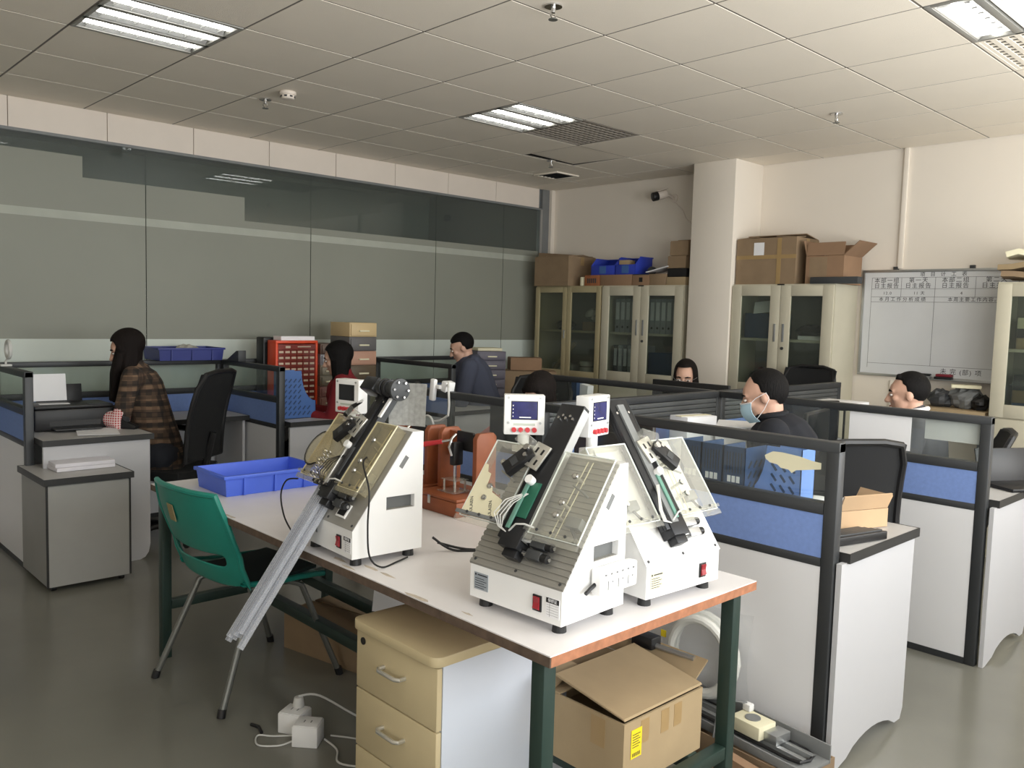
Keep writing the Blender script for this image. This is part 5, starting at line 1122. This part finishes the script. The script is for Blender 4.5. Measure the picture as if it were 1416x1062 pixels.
# grey floor carton under the rails, aluminium rail with carriage
carton('brown_carton', 'torn brown carton on the floor under the aluminium rail by the partition', (-1.40, 2.50, 0), (.46, .22, .105), -4, CARD, (), False)
t = thing('linear_rail', 'aluminium linear rail with cream carriage lying along the partition foot', 'rail', (-1.43, 2.50, .1062), -7)
MB().box(-.42, .27, -.085, .07, 0, .012).build('base_plate', MIDG, t, bevel=.002); MB().box(-.42, .27, .07, .076, 0, .06).build('back_wall', MIDG, t, bevel=.001); MB().box(-.42, .27, -.091, -.085, 0, .03).build('front_wall', MIDG, t, bevel=.001); MB().box(-.42, .24, -.03, -.012, .012, .028).build('rail', ALU, t, bevel=.001); MB().box(-.42, .24, .018, .036, .012, .028).build('rail', ALU, t, bevel=.001)
MB().tube([(-.4, .048, .022), (.2, .048, .022), (.235, .035, .022), (.245, .0, .022), (.235, -.04, .022), (.2, -.05, .022), (-.4, -.05, .022)], .006, 6).build('belt', BLACK, t, smooth=True)
c = MB().box(-.03, .09, -.055, .035, .029, .075).build('carriage', PAPERC, t, bevel=.004); MB().cyl((.03, -.01, .075), (.03, -.01, .078), .026, n=20).build('bearing', MIDG, c, smooth=True)
MB().box(-.03, .0, .01, .035, .0755, .1).build('connector', MWHITE, t, bevel=.003); MB().box(.09, .14, -.03, .045, .029, .06).build('end_block', ALU, t, bevel=.002)
for dx in (0, .02): MB().tube([(-.02, .02, .1), (-.05, -.03, .11), (-.06+dx, -.085, .07), (-.05+dx, -.11, .0)], .0035, 6).build('lead_wire', MIDG, t, smooth=True)
solo('folded_cardboard', MB().prism([(-.14, 0), (.12, 0), (.08, .09), (-.1, .13)], -.02, .02, 'y'), CARD3, 'torn orange-brown cardboard piece on the floor behind the right table leg', 'cardboard', loc=(-1.34, 2.33, 0), rz=8)
# parts leaning behind the light carton
t = thing('gearbox_part', 'silver machine part with black motor lying on the back of the light carton', 'part', (-1.58, 2.07, .014), 0)
MB().tube([(-.12, .02, .475), (.18, .05, .47)], .009, 8).build('bar', ALU, t, smooth=True); MB().box(-.03, .05, .01, .06, .462, .50).build('motor', BLACK, t, bevel=.004); MB().box(-.14, -.08, -.01, .05, .462, .53).build('gear_housing', SIL, t, bevel=.006); MB().cyl((-.11, -.03, .5), (-.11, .06, .5), .02, n=14).build('gear', CHROME, t, smooth=True)
# floor socket boxes
def socket_box(label, loc, rz):
    t = thing('socket_box', label, 'socket', loc, rz, 'white floor sockets'); MB().box(-.045, .045, -.04, .04, 0, .072).build('box', MWHITE, t, bevel=.003); MB().box(-.042, .042, -.037, .037, .0722, .076).build('face_plate', MWHITE, t, bevel=.002)
    for u in (-.012, .012): MB().box(u-.002, u+.002, -.008, .008, .076, .0764).build('slot', MIDG, t)
    return t
socket_box('nearer white floor socket box beside the beige pedestal', (-2.515, 1.455, 0), 42)
socket_box('farther white floor socket box with a grey plug on it', (-2.625, 1.465, 0), 30)
solo('mains_plug', MB().cyl((0, 0, 0), (0, 0, .035), .022, .016, n=14), WIREW, 'grey plug in the farther white floor socket box', 'plug', loc=(-2.635, 1.485, .0772), bevel=.003)
cable('mains_cable', [(-2.635, 1.485, .115), (-2.60, 1.55, .11), (-2.5, 1.66, .03), (-2.36, 1.74, .006), (-2.2, 1.80, .006)], .004, WIREW, 'pale mains cable rising from the grey plug toward the pedestal')
cable('mains_cable', [(-2.48, 1.50, .01), (-2.40, 1.50, .005), (-2.32, 1.46, .005), (-2.22, 1.52, .005), (-2.1, 1.56, .005)], .0035, WIREW, 'white cable on the floor between the socket boxes and the pedestal')
cable('mains_cable', [(-2.49, 1.53, .01), (-2.40, 1.60, .006), (-2.30, 1.62, .006), (-2.22, 1.58, .01)], .003, WIREW, 'second white cable looping behind the nearer floor socket')
cable('mains_cable', [(-2.56, 1.45, .01), (-2.62, 1.38, .006), (-2.66, 1.34, .006), (-2.60, 1.31, .006), (-2.55, 1.36, .006), (-2.54, 1.41, .01)], .003, WIREW, 'white cable loop on the floor left of the socket boxes')
solo('cable_tie', MB().tube([(-.04, 0, .006), (0, .01, .008), (.04, 0, .006)], .006, 6), BLACK, 'black cable tie end on the floor left of the socket boxes', 'cable', loc=(-2.71, 1.36, 0), smooth=True)
# under the table: brown carton, white bag, hanging cable coil
carton('brown_carton', 'flat brown carton on the floor under the left half of the worktable', (-3.12, 2.02, 0), (.5, .34, .16), 12, CARD, (('F', .16, 89), ('B', .16, 89)), True)
crumpled('white_bag', (-2.42, 2.0, .2505), (.16, .1, .20), BAGW, 'white bag on the lower bars behind the beige pedestal', 'bag', 61)
solo('plain_board', MB().box(-.1, .1, -.008, .008, 0, .2, MR(rx=-12)), PWHITE, 'white board leaning under the worktable behind the teal chair', 'board', loc=(-2.80, 2.02, .2505), rz=30)
t = thing('cable_coil', 'coiled grey cable hanging under the worktable behind the pedestal', 'cable', (-2.62, 1.92, .46))
MB().tube([(.06*math.cos(a*.5), .01*math.sin(a*.9), .07*math.sin(a*.5)) for a in range(40)], .006, 7).build('coil', MIDG, t, smooth=True); MB().tube([(0, 0, .07), (0, .0, .2), (0, .02, .215)], .004, 6).build('hanger', MIDG, t, smooth=True)
# ================================================================ people
def fused(name, mb, m, parent, vox=.007, it=8, fac=.5):
    """fuse overlapping shapes into one continuous smooth surface"""
    me = bpy.data.meshes.new(name); me.from_pydata(mb.v, [], mb.f); me.update()
    o = bpy.data.objects.new(name, me); COL.objects.link(o)
    r = o.modifiers.new('r', 'REMESH'); r.mode = 'VOXEL'; r.voxel_size = vox; r.use_smooth_shade = True
    s = o.modifiers.new('s', 'SMOOTH'); s.factor = fac; s.iterations = it
    bpy.context.view_layer.update()
    m2_ = bpy.data.meshes.new_from_object(o.evaluated_get(bpy.context.evaluated_depsgraph_get()))
    bpy.data.objects.remove(o); m2_.name = name; m2_.materials.clear()
    m2_.polygons.foreach_set('use_smooth', [True]*len(m2_.polygons)); return link(name, m2_, m, parent)
TROUS = mat('dark_trousers', (36, 38, 46), .85); EYE = mat('eye_dark', (30, 22, 20), .3); LIP = mat('lips', (168, 96, 84), .5); SHOE = mat('shoe', (30, 28, 28), .5)
EYEW = mat('eye_white', (226, 220, 212), .4)
def person(label, head, rz, hair, hairm, shirt, lean=12, pitch=12, turn=0, roll=0, sh=.195, mask=False, glasses=False, collar=None, skin=SKIN, seat=.47, reach=.30, arm_dz=0, oversleeve=None, hood=False, female=False, bulk=1.0, eo=0):
    """seated figure facing local +y; head = world position of the skull centre"""
    pz = seat+.085; T = max(.36, (head[2]-.10-pz)/math.cos(R_(lean))); k = .94 if female else 1.0
    hl = T*math.sin(R_(lean))+.035; a = R_(rz)
    t = thing('person', label, 'person', (head[0]+hl*math.sin(a), head[1]-hl*math.cos(a), 0), rz)
    up = Vector((0, math.sin(R_(lean)), math.cos(R_(lean)))); P = Vector((0, 0, pz)); N = P+up*T; H = Vector((0, hl, head[2]))
    HM = Matrix.Translation(H) @ Euler((R_(-pitch), R_(roll), R_(turn))).to_matrix().to_4x4()
    def h(p): return HM @ Vector(p)
    sw = sh*k; SHo = [N-up*.06+Vector((s*sw, -.005, 0)) for s in (-1, 1)]
    b = MB()
    # head
    b.ell((0, -.012, .018), (.074*k, .094, .094), 20, 14, M=HM); b.ell((0, .032, -.03), (.058*k, .056, .082), 18, 12, M=HM); b.ell((0, .03, .025), (.062*k, .06, .055), 16, 10, M=HM)
    b.ell((0, .052, -.088), (.034*k, .034, .028), 14, 10, M=HM); b.ell((0, .055, -.03), (.046*k, .034, .04), 14, 10, M=HM)
    b.cap(h((0, .090, .005)), h((0, .108, -.03)), .009, .0145, 10); b.ell((-.011, .1, -.034), (.009, .011, .008), 8, 6, M=HM); b.ell((.011, .1, -.034), (.009, .011, .008), 8, 6, M=HM)
    b.cap(h((-.04*k, .072, .022)), h((.04*k, .072, .022)), .013, .013, 10)
    b.ell((0, .082, -.06), (.022, .012, .009), 10, 6, M=HM)
    for s in (-1, 1): b.ell((s*.077*k, -.008, -.012), (.011, .020, .029), 10, 8, M=HM); b.ell((s*.04*k, .062, -.02), (.02, .022, .02), 10, 8, M=HM)
    b.cap(N+Vector((0, .0, -.03)), h((0, -.02, -.06)), .058*k, .054*k)
    # trunk, limbs
    b.cap(P, N-up*.16, .115, .125); b.cap(SHo[0], SHo[1], .05, .05); arms = []
    for i, s in enumerate((-1, 1)):
        E_ = SHo[i]+Vector((s*.05, .06, -.27)); wz = max(.785, E_.z+.02)+arm_dz
        Wp = Vector((s*.11, E_.y+reach-.05, wz)); E_.z = max(E_.z, wz-.1)+eo*.4; E_.x += s*eo; arms.append((SHo[i], E_, Wp))
        b.cap(SHo[i], E_, .046*k, .037*k); b.cap(E_, Wp, .036*k, .025*k)
        d = Vector((-s*.25, 1, 0)).normalized(); pc = Wp+d*.05; b.cap(Wp, pc+d*.02, .024, .028, 10)
        side = Vector((d.y, -d.x, 0))
        for q in range(4):
            r0 = pc+d*.03+side*(q-1.5)*.019; ln = (.034, .042, .038, .028)[q if s > 0 else 3-q]
            k1 = r0+d*ln+Vector((0, 0, .006)); k2 = k1+d*ln*.75+Vector((0, 0, -.014)); b.cap(r0, k1, .0092, .0086, 8); b.cap(k1, k2, .0086, .0075, 8)
        tb = Wp+d*.03-side*s*.024*(1); b.cap(tb, tb+d*.03-side*s*.02, .011, .0095, 8); b.cap(tb+d*.03-side*s*.02, tb+d*.058-side*s*.018, .0095, .008, 8)
    hips = []
    for s in (-1, 1):
        Hp = P+Vector((s*.095, 0, -.01)); K = Vector((s*.12, .42, seat+.04)); An = Vector((s*.12, .40, .09)); hips.append((Hp, K, An))
        b.cap(Hp, K, .075, .055); b.cap(K, An, .052, .036); b.cap(An, (s*.125, .42, .045), .036, .034)
    body = fused('body', b, skin, t, .0062, 6)
    # clothes
    c = MB(); c.cap(P+Vector((-.05, -.0, -.05)), P+Vector((.05, 0, -.05)), .15*k, .15*k); c.cap(P+Vector((0, 0, -.02)), P+up*.16, .15*k, .145*k); c.cap(P+up*.12, N-up*.15, .14*k*bulk, .148*k*bulk); c.cap(SHo[0]+Vector((.04, 0, -.02)), SHo[1]+Vector((-.04, 0, -.02)), .07, .07)
    c.cap(N-up*.1+Vector((-.06, 0, 0)), N-up*.1+Vector((.06, 0, 0)), .09, .09); c.cap(N-up*.08, N+Vector((0, -.01, -.01)), .08*k, .068*k)
    for i, (A_, E_, Wp) in enumerate(arms): c.cap(A_, E_, .066*k*bulk, .055*k*bulk); c.cap(E_, E_.lerp(Wp, .9), .054*k*bulk, .038*k)
    if hood: c.cap(N+Vector((-.07, -.07, -.01)), N+Vector((.07, -.07, -.01)), .06, .06); c.cap(N+Vector((0, -.11, -.06)), N+Vector((0, -.09, 0)), .065, .05)
    fused('jacket' if collar else 'top', c, shirt, t, .009, 6)
    tr = MB(); tr.cap(P+Vector((-.08, 0, -.02)), P+Vector((.08, 0, -.02)), .12, .12)
    for Hp, K, An in hips: tr.cap(Hp, K, .092, .07); tr.cap(K, An, .068, .052)
    fused('trousers', tr, TROUS, t, .012, 5)
    for s in (-1, 1): MB().ell((s*.125, .46, .04), (.045, .125, .04), 14, 8).build('shoe', SHOE, t, smooth=True)
    if collar:
        cp = [N+Vector((.066*math.cos(q*PI/8), -.005+.066*math.sin(q*PI/8), .012+.012*math.sin(q*PI/8+PI))) for q in range(16)]; MB().tube(cp, .013, 8, closed=True).build('collar', collar, t, smooth=True)
    # face details
    for s in (-1, 1):
        MB().ell((s*.033, .083, .0015), (.0145, .0085, .0062), 12, 8, M=HM).build('eye', EYEW, t, smooth=True); MB().ell((s*.034, .0885, .0012), (.0066, .0042, .0058), 10, 6, M=HM).build('iris', EYE, t, smooth=True)
        MB().tube([h((s*.014, .090, .023)), h((s*.032, .088, .0275)), h((s*.052, .076, .022))], [.0038, .005, .003], 6).build('eyebrow', HAIR, t, smooth=True)
    MB().tube([h((-.02, .088, -.062)), h((0, .0945, -.0615)), h((.02, .088, -.062))], [.002, .0045, .002], 6).build('mouth', LIP, t, smooth=True)
    # hair
    hb = MB()
    def shell(c_, r_, lim):
        e = MB(); e.ell(c_, r_, 28, 20)
        e.v = [(p[0], min(p[1], lim(p[2], p[0])), p[2]) for p in e.v]; hb.add([HM @ Vector(p) for p in e.v], e.f)
    if hair == 'short': shell((0, -.02, .034), (.084*k, .104, .094), lambda z, x: .066-.0*z if z > .062 else (-.012 if z > -.035 else -.045)); hb.cap(h((-.04, .050, .080)), h((.04, .050, .080)), .017, .017)
    elif hair == 'receding': shell((0, -.026, .024), (.0805, .0975, .0985), lambda z, x: (.06 if z > .105 else .035-.25*abs(x) if z > .06 else .002 if z > .0 else -.02 if z > -.03 else -.055))
    elif hair == 'side': shell((0, -.022, .03), (.0815, .0985, .0945), lambda z, x: (.058 if z > .082 else .02 if z > .045 else .002 if z > .0 else -.02 if z > -.03 else -.05)); hb.cap(h((-.035, .036, .096)), h((.04, .034, .098)), .014, .015)
    else:
        shell((0, -.018, .032), (.088*k, .108, .098), lambda z, x: .073 if z > (.066 if len(hair) < 3 or hair[2] > 0 else .088+.25*abs(x)*0) else ((.03 if len(hair) < 3 else .07) if abs(x) > .052 else -.01) if z > -.07 else -.0)
        L = hair[1]; fwd = hair[2] if len(hair) > 2 else .02
        rq = random.Random(int(abs(head[0])*1000))
        for q in range(34):
            g_ = R_(-128+256*q/33); sx_, cy_ = math.sin(g_), -math.cos(g_); y0 = -.02+.074*cy_
            if cy_ > .1: y0 = min(y0, fwd)
            jx, jy = rq.uniform(-.006, .006), rq.uniform(-.006, .006); yl = -.035+.058*cy_+(fwd*.6 if cy_ > 0 else 0)+(hair[3]*(cy_+1)/2*1.3 if len(hair) > 3 else 0)
            e0 = H+Vector((.080*k*sx_+jx, yl*.7+jy, -L*.45)); e1 = H+Vector((.072*sx_+jx*2.5, yl-.015+jy*2, -L*rq.uniform(.93, 1.04)))
            hb.cap(h((.064*k*sx_, y0, .035)), e0, .024, .02, 10); hb.cap(e0, e1, .02, .013, 10)
        for s in (-1, 1):
            for q in range(4 if fwd > 0 else 0): hb.cap(h((s*(.008+.015*q), .052-.003*q, .092-.006*q)), h((s*.074, min(.02, fwd)+.004*q, .0)), .012, .014, 10)
    fused('hair', hb, hairm, t, .0052, 4)
    if mask:
        g = []
        for i in range(7):
            z = -.010-.096*i/6; row = []
            for j in range(9):
                u = (j-4)/4; bul = .012*math.sin(PI*i/6); row.append(h((u*.07*(1-.10*(i/6)), .113+bul*1.05-.056*abs(u)**1.9-.012*(i/6)**2, z-.004*abs(u))))
            g.append(row)
        mk = MB().sheet(g, .0025).build('face_mask', mat('mask_blue', (190, 222, 236), .8, vary=.03), t, smooth=True)
        MB().tube(g[0], .0035, 6).build('mask_band', PAPER, mk, smooth=True)
        for s, j in ((-1, 0), (1, 8)): MB().tube([g[0][j], h((s*.078, .03, .0)), h((s*.084, -.022, .012)), h((s*.084, -.026, -.02)), h((s*.076, .01, -.06)), g[5][j]], .0016, 6).build('ear_loop', PAPER, mk, smooth=True)
    if glasses:
        for s in (-1, 1): MB().tube([h((s*.032+.022*math.cos(q*PI/6), .103-.12*((s*.032+.022*math.cos(q*PI/6)))**2*4, .0+.017*math.sin(q*PI/6))) for q in range(12)], .0016, 6, closed=True).build('glasses_rim', ALU, t, smooth=True); MB().tube([h((s*.054, .09, .004)), h((s*.08, .03, .006)), h((s*.082, -.02, .0))], .0016, 6).build('glasses_arm', ALU, t, smooth=True)
        MB().tube([h((-.01, .104, .003)), h((.01, .104, .003))], .0016, 6).build('glasses_bridge', ALU, t, smooth=True)
    if oversleeve:
        A_, E_, Wp = arms[oversleeve[0]]; o_ = MB(); pts = [A_.lerp(E_, .75), E_+Vector((0, 0, -.01)), E_.lerp(Wp, .5), E_.lerp(Wp, .97)]; o_.tube(pts, [.052, .07, .066, .042], 14); o_.build('oversleeve', oversleeve[1], t, smooth=True)
    return t
CHECK = plaid('brown_check', (62, 52, 44), [('Z', (140, 112, 88), .7, 4.6), ('X', (28, 26, 25), .75, 5.2), ('Y', (96, 74, 58), .5, 5.0), ('Z', (30, 28, 28), .5, 7.3)])
REDCHK = plaid('red_white_check', (176, 32, 44), [('Y', (236, 224, 220), .62, 22), ('Z', (236, 224, 220), .62, 22)])
person('woman with long dark hair in a brown checked shirt beside the printer', (-5.56, 1.90, 1.225), 152, ('long', .33, .085, .055), HAIRB, CHECK, 17, 22, 8, female=True, oversleeve=(0, REDCHK), reach=.22)
person('woman with long black hair in a red top before the coloured drawers', (-5.30, 3.28, 1.16), 142, ('long', .34), HAIR, mat('red_top', (122, 22, 30), .85), 8, 16, 0, female=True)
person('man with short black hair in a dark hooded jacket', (-5.46, 4.58, 1.225), 142, 'short', HAIR, mat('hooded_jacket', (72, 76, 92), .9), 22, 24, 0, hood=True, bulk=1.2)
person('person with dark hair in a pink top behind the magnifier partition', (-3.25, 3.30, 1.072), 184, ('long', .2, .06), HAIRB, mat('pink_top', (196, 138, 138), .85), 10, 38, 0, female=True, sh=.23, eo=.17)
person('woman with glasses and dark hair behind the black monitor', (-3.47, 4.98, 1.105), 205, ('long', .15, -.015), HAIRB, mat('grey_top', (110, 108, 112), .85), 8, 14, 0, female=True, glasses=True)
person('man in a black jacket wearing a pale blue face mask', (-2.04, 3.56, 1.165), 116, 'receding', HAIR, mat('black_jacket', (22, 24, 32), .85), 24, 20, 0, mask=True, collar=mat('jacket_collar', (18, 20, 26), .85), sh=.2, bulk=1.12)
person('man in a dark grey suit jacket below the whiteboard', (-1.87, 4.80, 1.135), 112, 'side', HAIR, mat('grey_suit', (74, 74, 78), .85), 8, 8, 0, collar=PAPER, bulk=1.1)
